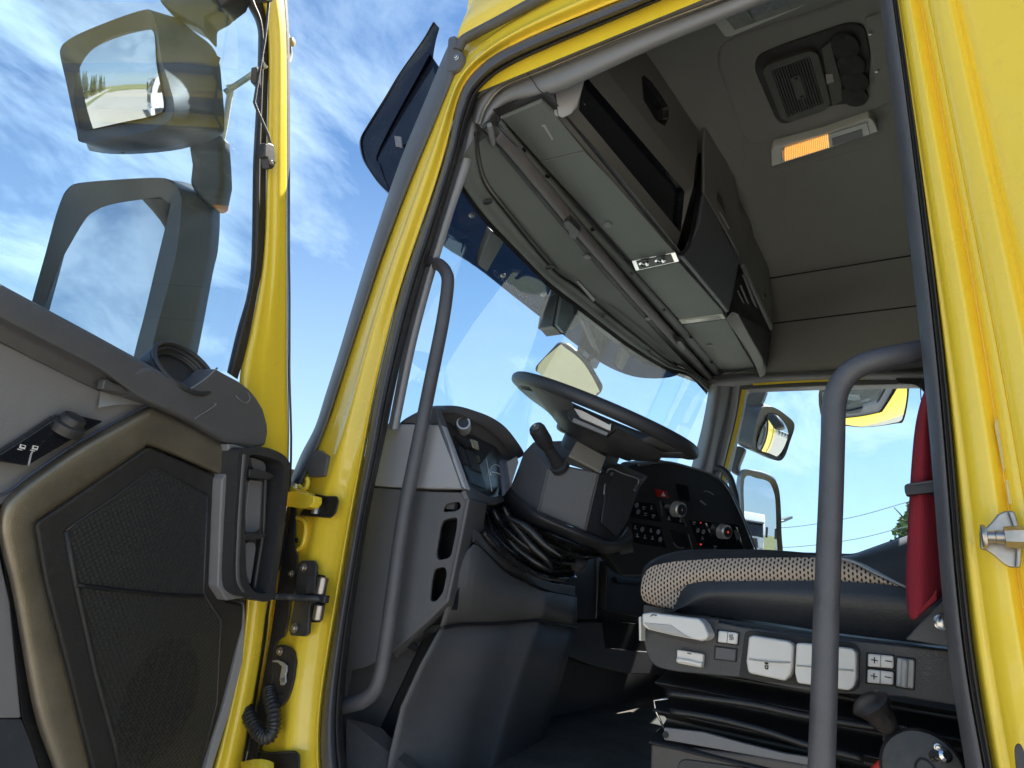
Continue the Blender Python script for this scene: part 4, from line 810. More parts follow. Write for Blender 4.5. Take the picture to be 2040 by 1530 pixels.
add('access_cover', [p+V((-.006, -.006, 0)) for p in cv], [tuple(range(7))], BLK, colm, bevel=.003, solid=.004, soff=1)
tube('cover_rim', [fx(1203,985,1.355), fx(1208,945,1.37), fx(1217,934,1.38), fx(1240,943,1.41), fx(1268,953,1.45), fx(1272,960,1.452), fx(1270,966,1.452)], .002, TRIM, colm, n=6)
for q, x in (((1219,944),1.375),((1268,969),1.445),((1265,976),1.44)): bolt(fx(*q, x), (-1, -.6, 0), .003, BLK, colm)
add('side_wing', [fx(1203,910,1.42), fx(1290,948,1.55), fx(1284,958,1.5), fx(1205,932,1.40)], [(0, 1, 2, 3)], TRIMD, colm, bevel=.002, solid=.02, soff=1)
plate('key_switch_panel', [fx(1232,1078,1.5), fx(1250,1048,1.52), fx(1263,1100,1.56), fx(1236,1104,1.53)], (.02, .01, 0), TRIMD, colm, bevel=.002)
lathe('key_switch', fx(1244,1080,1.495), (-1, -.8, 0), [(.012, 0), (.012, .004), (.008, .005), (.007, .001)], TRIML, colm, n=16)
# rolled lip under the shroud
lt = [fx(1010,952,1.33), fx(1019,974,1.30), fx(1044,997,1.27), fx(1071,1018,1.255), fx(1118,1040,1.285), fx(1166,1060,1.325), fx(1223,1078,1.415), fx(1250,1050,1.49)]
lb = [fx(1003,972,1.34), fx(998,994,1.31), fx(1029,1027,1.27), fx(1062,1046,1.26), fx(1110,1067,1.295), fx(1150,1084,1.335), fx(1205,1104,1.425), fx(1256,1092,1.50)]
lm_ = [a.lerp(b_, .5)+V((-.022, -.02, 0)) for a, b_ in zip(lt, lb)]
loft('shroud_lip', [lt, lt[0:0]+[a.lerp(b_, .12)+V((-.010, -.010, 0)) for a, b_ in zip(lt, lb)], lm_, lb, [p+V((.03, .03, .01)) for p in lb]], BLK, colm, n=6, cross=4, relax=2)
# gaiter folds
G_ = [[(1000,998),(1040,1030),(1100,1066),(1160,1088),(1210,1100)], [(985,1008),(1030,1045),(1085,1080),(1150,1106),(1200,1110)], [(978,1012),(1000,1045),(1050,1090),(1110,1120),(1160,1120)], [(970,1016),(985,1060),(1030,1105),(1090,1138),(1158,1132)], [(962,1022),(965,1066),(1010,1112),(1070,1148),(1150,1150)]]
gx = [[1.25, 1.22, 1.24, 1.32, 1.42], [1.27, 1.25, 1.27, 1.35, 1.43], [1.22, 1.19, 1.22, 1.30, 1.40], [1.21, 1.20, 1.23, 1.33, 1.42], [1.19, 1.14, 1.17, 1.28, 1.42]]
rails = []
for i, (g, xs) in enumerate(zip(G_, gx)):
    rails.append([fx(a, b, x) for (a, b), x in zip(g, xs)])
    if i < 4:
        m_ = [(p+q)/2 for p, q in zip(g and [fx(a, b, x) for (a, b), x in zip(g, xs)], [fx(a, b, x) for (a, b), x in zip(G_[i+1], gx[i+1])])]
        rails.append([p+V((.022, .022, 0)) for p in m_])
gm = mat('gaiter', (.018, .018, .020), .28, grain=.2, gs=200, var=.3, vs=30)
ga = loft('gaiter', rails, gm, colm, n=10, cross=5)
tx = bpy.data.textures.new('folds', 'CLOUDS'); tx.noise_scale = .05
dm = ga.modifiers.new('d', 'DISPLACE'); dm.texture = tx; dm.strength = .010; dm.texture_coords = 'LOCAL'
for k, p in enumerate(([(983,1016),(1000,1050),(1026,1090),(1070,1122),(1096,1136)], [(1003,1010),(1020,1040),(1058,1086),(1090,1116),(1100,1135)], [(1010,1030),(1050,1052),(1085,1085),(1120,1110)])):
    tube('gaiter_fold', [fx(a, b, 1.19+.02*i) for i, (a, b) in enumerate(p)], [.004, .009, .010, .007, .003], gm, colm, n=8)
tube('gaiter_hem', [fx(a, b, x) for (a, b), x in zip([(962,1060),(985,1086),(1020,1115),(1060,1140),(1090,1150),(1130,1155)], (1.10, 1.13, 1.18, 1.25, 1.33, 1.45))], .007, gm, colm, n=8)
lathe('gaiter_cap', fx(1150,1128,1.40), (-.3, -.5, .5), [(.02, 0), (.02, .02), (.012, .025)], BLK, colm, n=16)
# stalk
st = thing('indicator_stalk', 'thick black control stalk pointing left from the steering column with a button in its end', 'stalk', fx(1100, 910, 1.26))
q0, q1 = fx(1112,925,1.28), fx(1068,852,1.17); ax = (q1-q0).normalized(); Ls_ = (q1-q0).length
lathe('stalk_base', q0, ax, [(.019, -.03), (.0165, 0), (.0135, .03), (.0125, Ls_*.50), (.0150, Ls_*.52), (.0165, Ls_*.56)], BLK, st, n=24)
lathe('stalk_grip', q0, ax, [(.0168, Ls_*.56), (.0190, Ls_*.66), (.0190, Ls_*.94), (.0165, Ls_), (.009, Ls_*1.002)], BLK, st, n=24)
lathe('end_button', q0+ax*Ls_*.995, ax, [(.0100, 0), (.0100, .005), (.008, .0065), (.004, .0066)], TRIMD, st, n=20)
tube('horn_symbol', [q1+ax*.008+V((-.004, 0, .002)), q1+ax*.008+V((0, 0, -.002)), q1+ax*.008+V((.004, 0, .003))], .0009, PRINT, st, n=5)
lathe('stalk_collar', q0, ax, [(.024, -.012), (.023, .0), (.017, .002)], BLK, st, n=20)
# steering wheel
WT = R(21.5); WC = V((1.41, .712, H+.418)); wx = XD; wd = V((0, math.cos(WT), math.sin(WT))); wn = wx.cross(wd)     # wn points up/back to the driver
sw = thing('steering_wheel', 'large black steering wheel seen almost edge-on from below', 'steering wheel', WC)
RW = .232
def wp(r, a, h=0): return WC+(wx*math.cos(a)+wd*math.sin(a))*r+wn*h
n1_, n2_ = 72, 14; vs = []; fs = []
for i in range(n1_):
    a = 2*math.pi*i/n1_; 
    for j in range(n2_):
        b = 2*math.pi*j/n2_; vs.append(wp(RW+.0185*math.cos(b), a, .0165*math.sin(b)))
fs = [(i*n2_+j, i*n2_+(j+1) % n2_, ((i+1) % n1_)*n2_+(j+1) % n2_, ((i+1) % n1_)*n2_+j) for i in range(n1_) for j in range(n2_)]
add('rim', vs, fs, mat('wheel_leather', (.045, .047, .055), .5, grain=.4, gs=500), sw, smooth=True)
# spokes & hub, dropped below the rim
def spoke(a, wdt, nm):
    r_ = [(.235, -.004), (.19, -.022), (.12, -.048), (.05, -.055)]
    rails = []
    for s, o in ((-1, 0), (-.9, -.010), (.9, -.010), (1, 0)):
        rails.append([wp(r, a+s*wdt*(1 if r > .2 else 1.0)*(.16/r if r < .16 else 1), h+o) for r, h in r_])
    loft(nm, rails, TRIMD, sw, n=4, cross=2, solid=.014, soff=-1)
for a, wd_ in ((R(172), .30), (R(8), .30), (R(-75), .22), (R(-105), .22)): spoke(a, wd_, 'spoke')
hubp = [(-.10, .05), (-.05, .085), (.05, .085), (.10, .05), (.11, -.02), (.06, -.10), (-.06, -.10), (-.11, -.02)]
plate('hub_cover', rnd([WC+wx*a+wd*b-wn*.030 for a, b in hubp], .03), -wn*.05, BLK, sw, bevel=.012, seg=3)
plate('column_neck', rnd([WC+wx*a*.75+wd*b*.7-wn*.075 for a, b in hubp], .02), -wn*.05, BLK, sw, bevel=.008)
# left lower fairing of wheel with silver insert
wl = [(1018,766),(1078,782),(1120,800),(1240,864),(1300,905),(1290,915),(1220,900),(1150,862),(1108,832),(1087,804),(1060,790)]
o7 = wp(.17, R(200), -.02); n7 = V((-1, -.35, -.25)).normalized()
fair = [fp(a, b, o7, n7) for a, b in wl]
loft('lower_fairing', [[fx(1030,770,1.36), fx(1046,777,1.33), fx(1078,784,1.27), fx(1130,806,1.22), fx(1200,838,1.24), fx(1260,868,1.30), fx(1320,900,1.36)], [fx(1032,774,1.37), fx(1052,790,1.34), fx(1082,802,1.28), fx(1132,835,1.24), fx(1200,868,1.26), fx(1256,898,1.32), fx(1316,914,1.38)], [fx(1034,776,1.40), fx(1056,795,1.37), fx(1092,822,1.32), fx(1125,858,1.30), fx(1190,895,1.32), fx(1250,915,1.38), fx(1310,921,1.42)]], BLK, sw, n=5, cross=3)
plate('silver_insert', [fx(1143,813,1.205), fx(1160,818,1.205), fx(1214,846,1.22), fx(1218,843,1.22), fx(1216,858,1.22), fx(1210,856,1.22), fx(1156,832,1.21)], (.008, .004, 0), mat('satin_silver', (.62, .60, .60), .35, metal=.3), sw, bevel=.001)
plate('insert_surround', [fx(1136,808,1.215), fx(1220,842,1.23), fx(1228,854,1.235), fx(1210,868,1.23), fx(1140,838,1.215), fx(1130,826,1.215)], (.02, .01, 0), VBLK, sw, bevel=.002)
plate('insert_lower_edge', [fx(1143,832,1.205), fx(1212,862,1.22), fx(1208,868,1.22), fx(1140,840,1.205)], (.008, .004, 0), TRIM, sw, bevel=.001)
# ============================================================ grab handles
def handle(name_label, pts, r, ends):
    t = thing('grab_handle', name_label, 'grab handle', pts[0], 'grab handles at the door opening')
    tube('bar', pts, r, GREYH, t, n=20, k=10)
    for e_, d in ends:
        lathe('mounting_foot', e_, d, [(r*1.35, -.012), (r*1.35, .004), (r*1.15, .010), (r, .012)], GREYH, t, n=18)
        bolt(e_+V((-.013, 0, .0)), d, .006, STEEL, t)
    return t
handle('grey tubular grab handle along the windscreen pillar, at the left of the opening', [fx(846,522,.945), fx(862,524,.943), fx(876,528,.942), fx(888,542,.94), fx(892,566,.938), fx(882,640,.935), fx(858,760,.932), fx(832,890,.932), fx(806,1020,.932), fx(786,1160,.932), fx(768,1290,.932), fx(757,1350,.932), fx(744,1378,.932), fx(722,1396,.932), fx(694,1404,.935), fx(670,1410,.94)], .0140, [(fx(846,524,.943), (-1, 0, 0))])
handle('thick grey tubular grab handle in front of the seat, bent to the rear pillar', [fx(1900,690,.99), fx(1850,696,.97), fx(1800,706,.955), fx(1750,716,.945), (fx(1705,733,.94)), fx(1676,762,.94), fx(1662,805,.94), fx(1659,880,.94), fx(1655,1000,.94), fx(1647,1200,.94), fx(1641,1400,.94), fx(1635,1560,.94), fx(1630,1640,.94)], .0152, [])
# ============================================================ driver seat
seat = thing('driver_seat', 'driver seat cushion with beige mesh fabric over black leather on a suspension base', 'seat', (1.42, .25, 1.6))
XS = 1.15
top = [(1283,1146),(1292,1126),(1321,1108),(1369,1097),(1434,1096),(1531,1096),(1625,1103),(1677,1109),(1709,1119),(1745,1138),(1803,1167)]
tm = [(1279,1152),(1296,1130),(1336,1120),(1380,1116),(1434,1113),(1531,1111),(1625,1111),(1672,1114),(1706,1122),(1742,1141),(1797,1167)]
ml = [(1305,1206),(1347,1214),(1352,1190),(1362,1172),(1388,1162),(1450,1159),(1540,1158),(1625,1158),(1700,1160),(1745,1164),(1784,1168)]
T0 = [fx(a, b, 1.215) for a, b in top]
bk = [p+V((.42, 0, -.0)) for p in T0]
loft('cushion_top', [bk, [p+V((.2, 0, .004)) for p in T0], T0, [fx(a, b+3, 1.185) for a, b in top], [fx(a, b, 1.163) for a, b in tm]], LEATH, seat, n=5, cross=4)
fo_ = [(1276,1165),(1276,1186),(1283,1197),(1305,1206)]
md = [(1277,1172),(1300,1162),(1340,1150),(1372,1143),(1434,1136),(1531,1134),(1625,1133),(1685,1136),(1722,1142),(1750,1152),(1790,1167)]
U = YD*-1; W = ZD
fab_r = [[fx(a, b, 1.163) for a, b in tm], [fx(a, b, 1.150) for a, b in md], [fx(a, b, x) for (a, b), x in zip([(1277,1186),(1312,1190),(1345,1180),(1368,1165),(1410,1158)]+ml[5:], [1.155]*11)]]
loft('mesh_fabric', fab_r, FAB, seat, n=5, cross=4, uv=(YD, ZD, V((1.15, 0, 1.9))))
loft('mesh_fabric', [[fx(1277,1184,1.157), fx(1312,1188,1.156), fx(1345,1181,1.155), fx(1368,1166,1.155)], [fx(1284,1198,1.165), fx(1312,1204,1.160), fx(1340,1204,1.156), fx(1353,1186,1.155)], [fx(1306,1207,1.17), fx(1320,1210,1.165), fx(1336,1212,1.16), fx(1347,1214,1.155)]], FAB, seat, n=5, cross=3, uv=(YD, ZD, V((1.15, 0, 1.9))))
loft('mesh_fabric', [[fx(1283,1147,1.215), fx(1279,1160,1.2), fx(1280,1188,1.2), fx(1306,1207,1.22)], [fx(1279,1152,1.164), fx(1276,1168,1.158), fx(1277,1186,1.158), fx(1300,1205,1.17)]], FAB, seat, n=5, uv=(YD, ZD, V((1.15, 0, 1.9))))
tube('piping', [fx(a, b, 1.148) for a, b in [(1640,1112),(1677,1113),(1709,1123),(1745,1142),(1806,1170)]], .0022, mat('pale_piping', (.30, .32, .36), .45), seat, n=6)
loft('side_bolster', [[fx(a, b, x) for (a, b), x in zip([(1340,1216),(1352,1190),(1364,1170),(1390,1161),(1450,1158),(1540,1157),(1625,1157),(1700,1160),(1784,1167),(1830,1180),(1900,1200)], [1.150]*11)], [fx(a, b, 1.142) for a, b in [(1340,1218),(1372,1205),(1390,1195),(1415,1187),(1470,1186),(1550,1188),(1630,1194),(1710,1200),(1790,1208),(1840,1214),(1900,1225)]], [fx(a, b, 1.165) for a, b in [(1290,1212),(1360,1222),(1400,1225),(1434,1228),(1480,1233),(1555,1244),(1630,1256),(1720,1268),(1803,1278),(1850,1284),(1910,1290)]]], LEATH, seat, n=5, cross=4)
loft('cushion_front', [[fx(1277,1165,1.2), fx(1276,1186,1.2), fx(1283,1200,1.21)], [p+V((.40, .01, 0)) for p in (fx(1277,1165,1.2), fx(1276,1186,1.2), fx(1283,1200,1.21))]], LEATH, seat, n=4)
add('cushion_base', [fx(1283,1205,1.17), fx(1434,1232,1.17), fx(1640,1262,1.17), fx(1910,1296,1.17)]+[p+V((.42, 0, 0)) for p in [fx(1910,1296,1.17), fx(1640,1262,1.17), fx(1434,1232,1.17), fx(1283,1205,1.17)]], [tuple(range(8))], BLK, seat, solid=.03)
# seat switch console along its side
XP = 1.10
out = [(1279,1219),(1320,1221),(1434,1240),(1479,1249),(1619,1268),(1760,1282),(1884,1295),(1930,1300),(1930,1410),(1800,1389),(1612,1378),(1473,1350),(1345,1338),(1305,1329),(1289,1307),(1278,1262)]
plate('control_housing', rnd(FX(out, XP), .012, 3, only=(0, 12, 13, 14, 15)), (.06, 0, 0), mat('seat_housing', (.062, .063, .068), .5, grain=.7, gs=450, var=.15, vs=20), seat, bevel=.006, seg=3)
plate('lever_recess', FX([(1281,1221),(1330,1222),(1434,1234),(1420,1262),(1408,1280),(1390,1284),(1280,1258)], XP-.001), (.01, 0, 0), BLK, seat, bevel=.002)
# recline lever
lev = [(1278,1222),(1297,1220),(1340,1226),(1392,1232),(1402,1243),(1412,1265),(1408,1274),(1398,1277),(1340,1266),(1290,1254),(1279,1246)]
plate('front_lever', FX(lev, XP-.040), (.036, 0, 0), WHT, seat, bevel=.007, seg=3)
plate('lever_finger_scoop', FX([(1282,1240),(1336,1245),(1360,1262),(1378,1271),(1340,1264),(1293,1252)], XP-.0415), (.004, 0, 0), mat('scoop_grey', (.42, .41, .40), .45), seat, bevel=.001)
plate('lever_end_plate', FX([(1272,1229),(1277,1228),(1277,1277),(1273,1276)], XP-.02), (.02, 0, 0), WHT, seat, bevel=.001)
tube('lever_mark', FX([(1296,1228),(1300,1225),(1308,1226)], XP-.0415), .0008, VBLK, seat, n=5)
def rocker(pts, nm='rocker_switch', d=.014, m=WHT, fr=True):
    if fr:
        c = sum((V((a, b, 0)) for a, b in pts), V())/len(pts); g = [(c.x+(a-c.x)*1.07+(1.2 if a > c.x else -1.2), c.y+(b-c.y)*1.07+(1.2 if b > c.y else -1.2)) for a, b in pts]
        plate('switch_frame', FX(g, XP-.0025), (.006, 0, 0), VBLK, seat, bevel=.001)
    plate(nm, FX(pts, XP-d), (d-.002, 0, 0), m, seat, bevel=.0025, seg=3)
rocker([(1431,1256),(1470,1261),(1468,1284),(1429,1279)], 'heating_switch', .008)
for i in range(3): tube('heat_symbol', FX([(1454+i*3,1264),(1452.5+i*3,1268),(1455+i*3,1271),(1453.5+i*3,1275)], XP-.0085), .0005, VBLK, seat, n=4)
tube('switch_split', FX([(1450,1259),(1448,1281)], XP-.0081), .0005, VBLK, seat, n=4, curve=False)
rocker([(1426,1289),(1466,1294),(1464,1317),(1424,1312)], 'blank_switch', .004, TRIMD)
rocker([(1348,1294),(1401,1303),(1399,1331),(1348,1321)], 'tilt_knob', .012, fr=False)
tube('knob_ridge', FX([(1349,1315),(1372,1318),(1399,1325)], XP-.014), .0035, WHT, seat, n=8)
text('minus_mark', '−', fx(1368, 1308, XP-.0128), (0, -1, 0), (0, 0, 1), .014, VBLK, seat)
plate('switch_bay', rnd(FX([(1484,1258),(1500,1256),(1700,1280),(1714,1292),(1712,1372),(1690,1380),(1472,1350)], XP-.0015), .006, 2), (.004, 0, 0), VBLK, seat, bevel=.001)
for bg in ([(1491,1268),(1500,1266),(1570,1277),(1580,1284),(1578,1330),(1574,1345),(1564,1357),(1490,1341),(1486,1318)], [(1586,1281),(1600,1281),(1698,1292),(1706,1300),(1706,1352),(1702,1368),(1692,1376),(1588,1361),(1583,1340)]):
    plate('paddle_lever', FX(bg, XP-.030), (.026, 0, 0), WHT, seat, bevel=.006, seg=3)
    tube('paddle_ridge', [fx(bg[0][0]+1, bg[0][1]+45, XP-.0305), fx((bg[0][0]+bg[3][0])/2, bg[0][1]+51, XP-.0325), fx(bg[3][0]-6, bg[3][1]+38-2, XP-.0305)], .0012, mat('scoop_grey', (0, 0, 0)), seat, n=6)
lathe('seat_symbol', fx(1527, 1320, XP-.0305), (-1, 0, 0), [(.0028, 0), (.0028, .0008), (.0018, .0008), (.0018, 0)], VBLK, seat, n=10)
plate('seat_symbol', FX([(1523,1325),(1531,1326),(1530,1334),(1524,1333)], XP-.031), (.0008, 0, 0), VBLK, seat, holes=[FX([(1525,1327),(1529,1328),(1528,1331),(1526,1331)], XP-.031)])
for r_, t_ in (([(1729,1302),(1780,1307),(1780,1332),(1728,1328)], 0), ([(1728,1333),(1780,1339),(1779,1365),(1727,1360)], 1)):
    rocker(r_, 'lumbar_switch', .010)
    m0, m1 = ((r_[0][0]+r_[1][0])/2, (r_[0][1]+r_[1][1])/2), ((r_[2][0]+r_[3][0])/2, (r_[2][1]+r_[3][1])/2)
    tube('switch_split', FX([m0, m1], XP-.0101), .0007, mat('scoop_grey', (0, 0, 0)), seat, n=4, curve=False)
    text('plus_mark', '+', fx(r_[3][0]+6, r_[3][1]-5, XP-.0104), (0, -1, -.05), (0, 0, 1), .017, VBLK, seat)
    text('minus_mark', '−', fx(r_[3][0]+34, r_[3][1]-3, XP-.0104), (0, -1, -.05), (0, 0, 1), .017, VBLK, seat)
rocker([(1787,1310),(1822,1315),(1820,1372),(1785,1367)], 'backrest_slider', .006, mat('switch_grey', (.38, .38, .39), .4))
tube('slider_ridge', FX([(1803,1314),(1802,1340),(1800,1369)], XP-.008), .0042, mat('switch_grey', (0, 0, 0)), seat, n=8)
# dusty specks on the housing
dv_, df_ = [], []
for i in range(160):
    a, b = rg.gauss(1852, 20), rg.gauss(1322, 20)
    if 1828 < a < 1884 and 1298 < b < 1372:
        c = fx(a, b, XP-.0005); s_ = rg.uniform(.0003, .0008); k = len(dv_)
        dv_ += [c+V((0, math.cos(t)*s_, math.sin(t)*s_*rg.uniform(.5, 1))) for t in (0, 1.2, 2.5, 3.8, 5.1)]; df_.append(tuple(range(k, k+5)))
add('dust_specks', dv_, df_, TRIM, seat)['kind'] = 'stuff'
# bellows under the seat
fold = [(1.14, .0), (1.19, -.012), (1.135, -.030), (1.135, -.036), (1.19, -.052), (1.13, -.072), (1.13, -.078), (1.19, -.095), (1.12, -.118), (1.12, -.125), (1.19, -.14)]
z0_ = H-.105
bm_ = mat('bellows_rubber', (.02, .02, .022), .38, grain=.2, gs=200, var=.25, vs=12)
rb = [[V((x, y, z0_+z*1.0-.0*(i))) for y in (.44, .38, .2, 0, -.25)] for i, (x, z) in enumerate(fold)]
loft('bellows', rb, bm_, seat, n=2, cross=3)
rf = [[V((x+.01, .44-(x-1.12)*.3, z0_+z)), V((1.4, .445-(x-1.12)*.4, z0_+z)), V((1.6, .44-(x-1.12)*.4, z0_+z))] for x, z in fold]
loft('bellows', rf, bm_, seat, n=2, cross=3)
for l_ in ([(1331,1381),(1400,1390),(1500,1404),(1612,1428),(1760,1452)], [(1336,1417),(1420,1430),(1520,1455),(1609,1484),(1720,1512)]):
    tube('bellows_ridge', FX(l_, 1.112), .0055, bm_, seat, n=8)
tube('bellows_frame', FX([(1331,1392),(1303,1395),(1306,1415),(1322,1450)], 1.13), .0018, SIL, seat, n=6, curve=False)
plate('base_bracket', FX([(1322,1449),(1400,1458),(1480,1480),(1560,1500),(1640,1512),(1640,1530),(1322,1474)], 1.12), (.01, 0, 0), TRIM, seat, bevel=.002)
lathe('bracket_hole', fx(1326,1464,1.119), (-1, 0, 0), [(.005, 0), (.005, .001), (.001, .001)], VBLK, seat, n=12)
plate('seat_base', FX([(1295,1480),(1400,1492),(1520,1506),(1660,1530),(1700,1700),(1290,1700)], 1.12), (.3, 0, 0), mat('base_taupe', (.085, .078, .075), .5, grain=.3, var=.1), seat, bevel=.006)
plate('base_pocket', rnd(FX([(1350,1520),(1362,1512),(1620,1548),(1640,1700),(1345,1700)], 1.117), .01), (.004, 0, 0), BLK, seat, bevel=.002)
# seat back (mostly behind the rear pillar)
box('backrest', (1.42, -.19, H+.38), (.46, .12, .72), LEATH, seat, bevel=.05, seg=4)
# ============================================================ air gun / hand wand beside the seat
aw = thing('inflator_lever', 'black bottle-shaped lever knob leaning over a round clamp below the seat controls', 'lever', fx(1760, 1430, 1.05))
a0_, a1_ = fx(1816,1506,1.07), fx(1730,1396,1.04); ax = (a1_-a0_).normalized(); Lk = (a1_-a0_).length
lathe('knob', a0_, ax, [(.006, 0), (.006, Lk*.25), (.017, Lk*.34), (.017, Lk*.37), (.011, Lk*.39), (.0105, Lk*.47), (.012, Lk*.50), (.0155, Lk*.62), (.018, Lk*.78), (.023, Lk*.9), (.026, Lk*.96), (.022, Lk*1.01), (.008, Lk*1.03)], mat('worn_black', (.04, .036, .036), .35, var=.5, vs=50), aw, n=22)
lathe('knob_ring', a0_+ax*Lk*.36, ax, [(.0175, -.002), (.0175, .002)], SIL, aw, n=20)
lathe('clamp_disc', fx(1838,1535,1.04), (-1, -.05, .15), [(.047, -.02), (.047, .0), (.043, .006), (.02, .007)], mat('worn_black', (0, 0, 0)), aw, n=30)
tube('clamp_groove', FX([(1824,1540),(1824,1522),(1834,1512),(1848,1516),(1862,1530)], 1.032), .0012, VBLK, aw, n=6)
tube('cable', [fx(1796,1508,1.06), fx(1775,1514,1.05), fx(1755,1524,1.05), fx(1735,1545,1.05)], .0055, mat('red_cable', (.55, .03, .02), .35), aw, n=10)
lathe('set_screw', fx(1884,1505,1.02), (-1, -.6, .3), [(.008, -.03), (.008, .0), (.005, .003)], CHR, aw, n=10)
bolt(fx(1869,1489,1.03), (-1, 0, 0), .003, SIL, aw)
# ============================================================ seat belt
sb = thing('seat_belt', 'red seat belt hanging at the rear pillar with a black clasp across it', 'seat belt', fx(1830, 1000, 1.0))
bl_ = [(1846,768),(1834,800),(1823,850),(1816,920),(1811,1000),(1807,1080),(1804,1150),(1806,1200),(1811,1228),(1820,1236)]
br_ = [(1856,760),(1866,800),(1870,850),(1872,920),(1876,1000),(1880,1080),(1882,1140),(1880,1170),(1874,1190),(1868,1196)]
loft('webbing', [FX(bl_, 1.0), FX(mixp(bl_, br_, .35), .985), FX(mixp(bl_, br_, .7), .995), FX(br_, 1.01)], RED, sb, n=5, cross=3, solid=.002)
for k in range(4): tube('stitching', FX([(1828+k*3,1226-k*5),(1850+k*2,1206-k*5),(1866,1192-k*5)], .984), .0012, mat('dark_red', (.25, .012, .02), .8), sb, n=5)
plate('clasp', rnd(FX([(1801,967),(1808,963),(1866,955),(1866,980),(1808,986),(1803,984)], .975), .004), (.018, 0, 0), BLK, sb, bevel=.002)
loft('clasp_rim', [FX([(1809,964),(1835,961),(1866,956)], .972), FX([(1809,967),(1835,964),(1866,959)], .972)], TRIMD, sb)
plate('buckle_cover', FX([(1803,1274),(1838,1236),(1870,1206),(1885,1190),(1895,1290)], 1.06), (.04, 0, 0), TRIMD, sb, bevel=.003)
lathe('anchor_bolt', fx(1877,1240,1.055), (-1, 0, 0), [(.010, 0), (.010, .003), (.006, .006)], SIL, sb, n=14)
loft('belt_cord', [FX([(1833,765),(1833,778),(1834,797)], 1.2), FX([(1835,765),(1835,778),(1836,797)], 1.2)], VBLK, sb)
# ============================================================ mirrors and boxes on the windscreen
im = thing('interior_mirror', 'front view mirror on a black arm hanging outside the windscreen above the steering wheel', 'mirror', fy(1150, 740, 1.25))
def mirror(pts, o, r_dir, rim, depth, par, back=None, bulge=0, m=TRIMD, casing=True, glass_name='mirror_glass', inset=None, bev=.006):
    """flat or domed glass facing so that the middle of it reflects towards r_dir, in a casing of real depth"""
    c = (sum(p[0] for p in pts)/len(pts), sum(p[1] for p in pts)/len(pts)); d = ray(*c).normalized()
    n = (V(r_dir).normalized()-d).normalized(); O = C0+d*o
    G = [fp(a, b, O, n) for a, b in pts]; gc = sum(G, V())/len(G)
    if bulge:
        sm = cr(G, 4, True); q = len(sm); rings = [1, .95, .88, .78, .66, .54, .42, .3, .18, .08]; vs = []; Rm = max((p-gc).length for p in sm)
        for s in rings: vs += [gc+(p-gc)*s+n*bulge*(1-((p-gc).length*s/Rm)**2) for p in sm]
        vs.append(gc+n*bulge); fs = [(i*q+j, i*q+(j+1) % q, (i+1)*q+(j+1) % q, (i+1)*q+j) for i in range(len(rings)-1) for j in range(q)]+[((len(rings)-1)*q+j, (len(rings)-1)*q+(j+1) % q, len(vs)-1) for j in range(q)]
        add(glass_name, vs, fs, MIR, par, smooth=True)
    else: plate(glass_name, rnd(G, .015), -n*.003, MIR, par)
    return O, n, G
O, n, G = mirror([(1070,739),(1112,690),(1126,692),(1163,722),(1193,774),(1190,782),(1180,790),(1140,775)], 2.75, (-.30, .30, -.92), 0, 0, im, bulge=.006)
for c_ in im.children: c_.data.materials[0] = MIRD
cs = [fp(a, b, O, n)-n*.004 for a, b in [(1065,740),(1066,732),(1108,687),(1116,685),(1130,688),(1168,719),(1199,773),(1197,783),(1183,795),(1138,780)]]
plate('casing', rnd(cs, .01), -n*.02, TRIMD, im, bevel=.004)
tube('arm', [fp(1170,722,O,n)-n*.02, fp(1180,712,O,n)-n*.07, fp(1184,690,O,n)-n*.12, fp(1178,660,O,n)-n*.12], [.012, .022, .026, .03], BLK, im, n=12)
bx = thing('sensor_box', 'grey camera housing on the windscreen below the header, left of the interior mirror', 'camera housing', fy(1125, 625, 1.2))
fb = [fy(1112,584,1.10), fy(1128,586,1.10), fy(1145,600,1.10), fy(1156,618,1.10), fy(1155,642,1.10), fy(1140,656,1.10), fy(1118,667,1.10), fy(1108,655,1.10), fy(1100,650,1.10)]
plate('housing', rnd(fb, .006), (0, .06, 0), TRIMD, bx, bevel=.006, seg=3)
plate('cover', [p+V((0, -.012, 0)) for p in rnd([fy(1114,590,1.10), fy(1126,592,1.10), fy(1137,612,1.10), fy(1138,625,1.10), fy(1126,640,1.10), fy(1118,664,1.10), fy(1104,648,1.10)], .006)], (0, .014, 0), TRIML, bx, bevel=.005)
plate('cover', [p+V((0, -.008, 0)) for p in [fy(1138,625,1.10), fy(1152,630,1.10), fy(1154,642,1.10), fy(1139,655,1.10), fy(1120,664,1.10), fy(1127,641,1.10)]], (0, .01, 0), TRIML, bx, bevel=.003)
mb = thing('mirror_bracket', 'black bracket on the windscreen between the camera housing and the interior mirror', 'bracket', fy(1190, 690, 1.25))
plate('bracket', rnd([fy(a, b, 1.28) for a, b in [(1176,640),(1222,672),(1196,720),(1188,735),(1172,728),(1160,712),(1163,690)]], .01), (0, .03, 0), BLK, mb, bevel=.006)

# ============================================================ the open driver door
DO = V((.84, 1.12, H)); DD = V((-.966, -.259, 0)).normalized(); DN = V((.259, -.966, 0)).normalized()
def dp(pts, off=0.): return [fp(a, b, DO+DN*off, DN) for a, b in pts]
door = thing('driver_door', 'open driver door with grey inner trim, black speaker panel and yellow painted edge', 'vehicle door', (.3, 1.0, .9))
def dplate(n, pts, off, th, m, bevel=.003, r=0, **k):
    q = dp(pts, off); q = rnd(q, r, 4) if r else q
    return plate(n, q, -DN*th, m, door, bevel=bevel, **k)
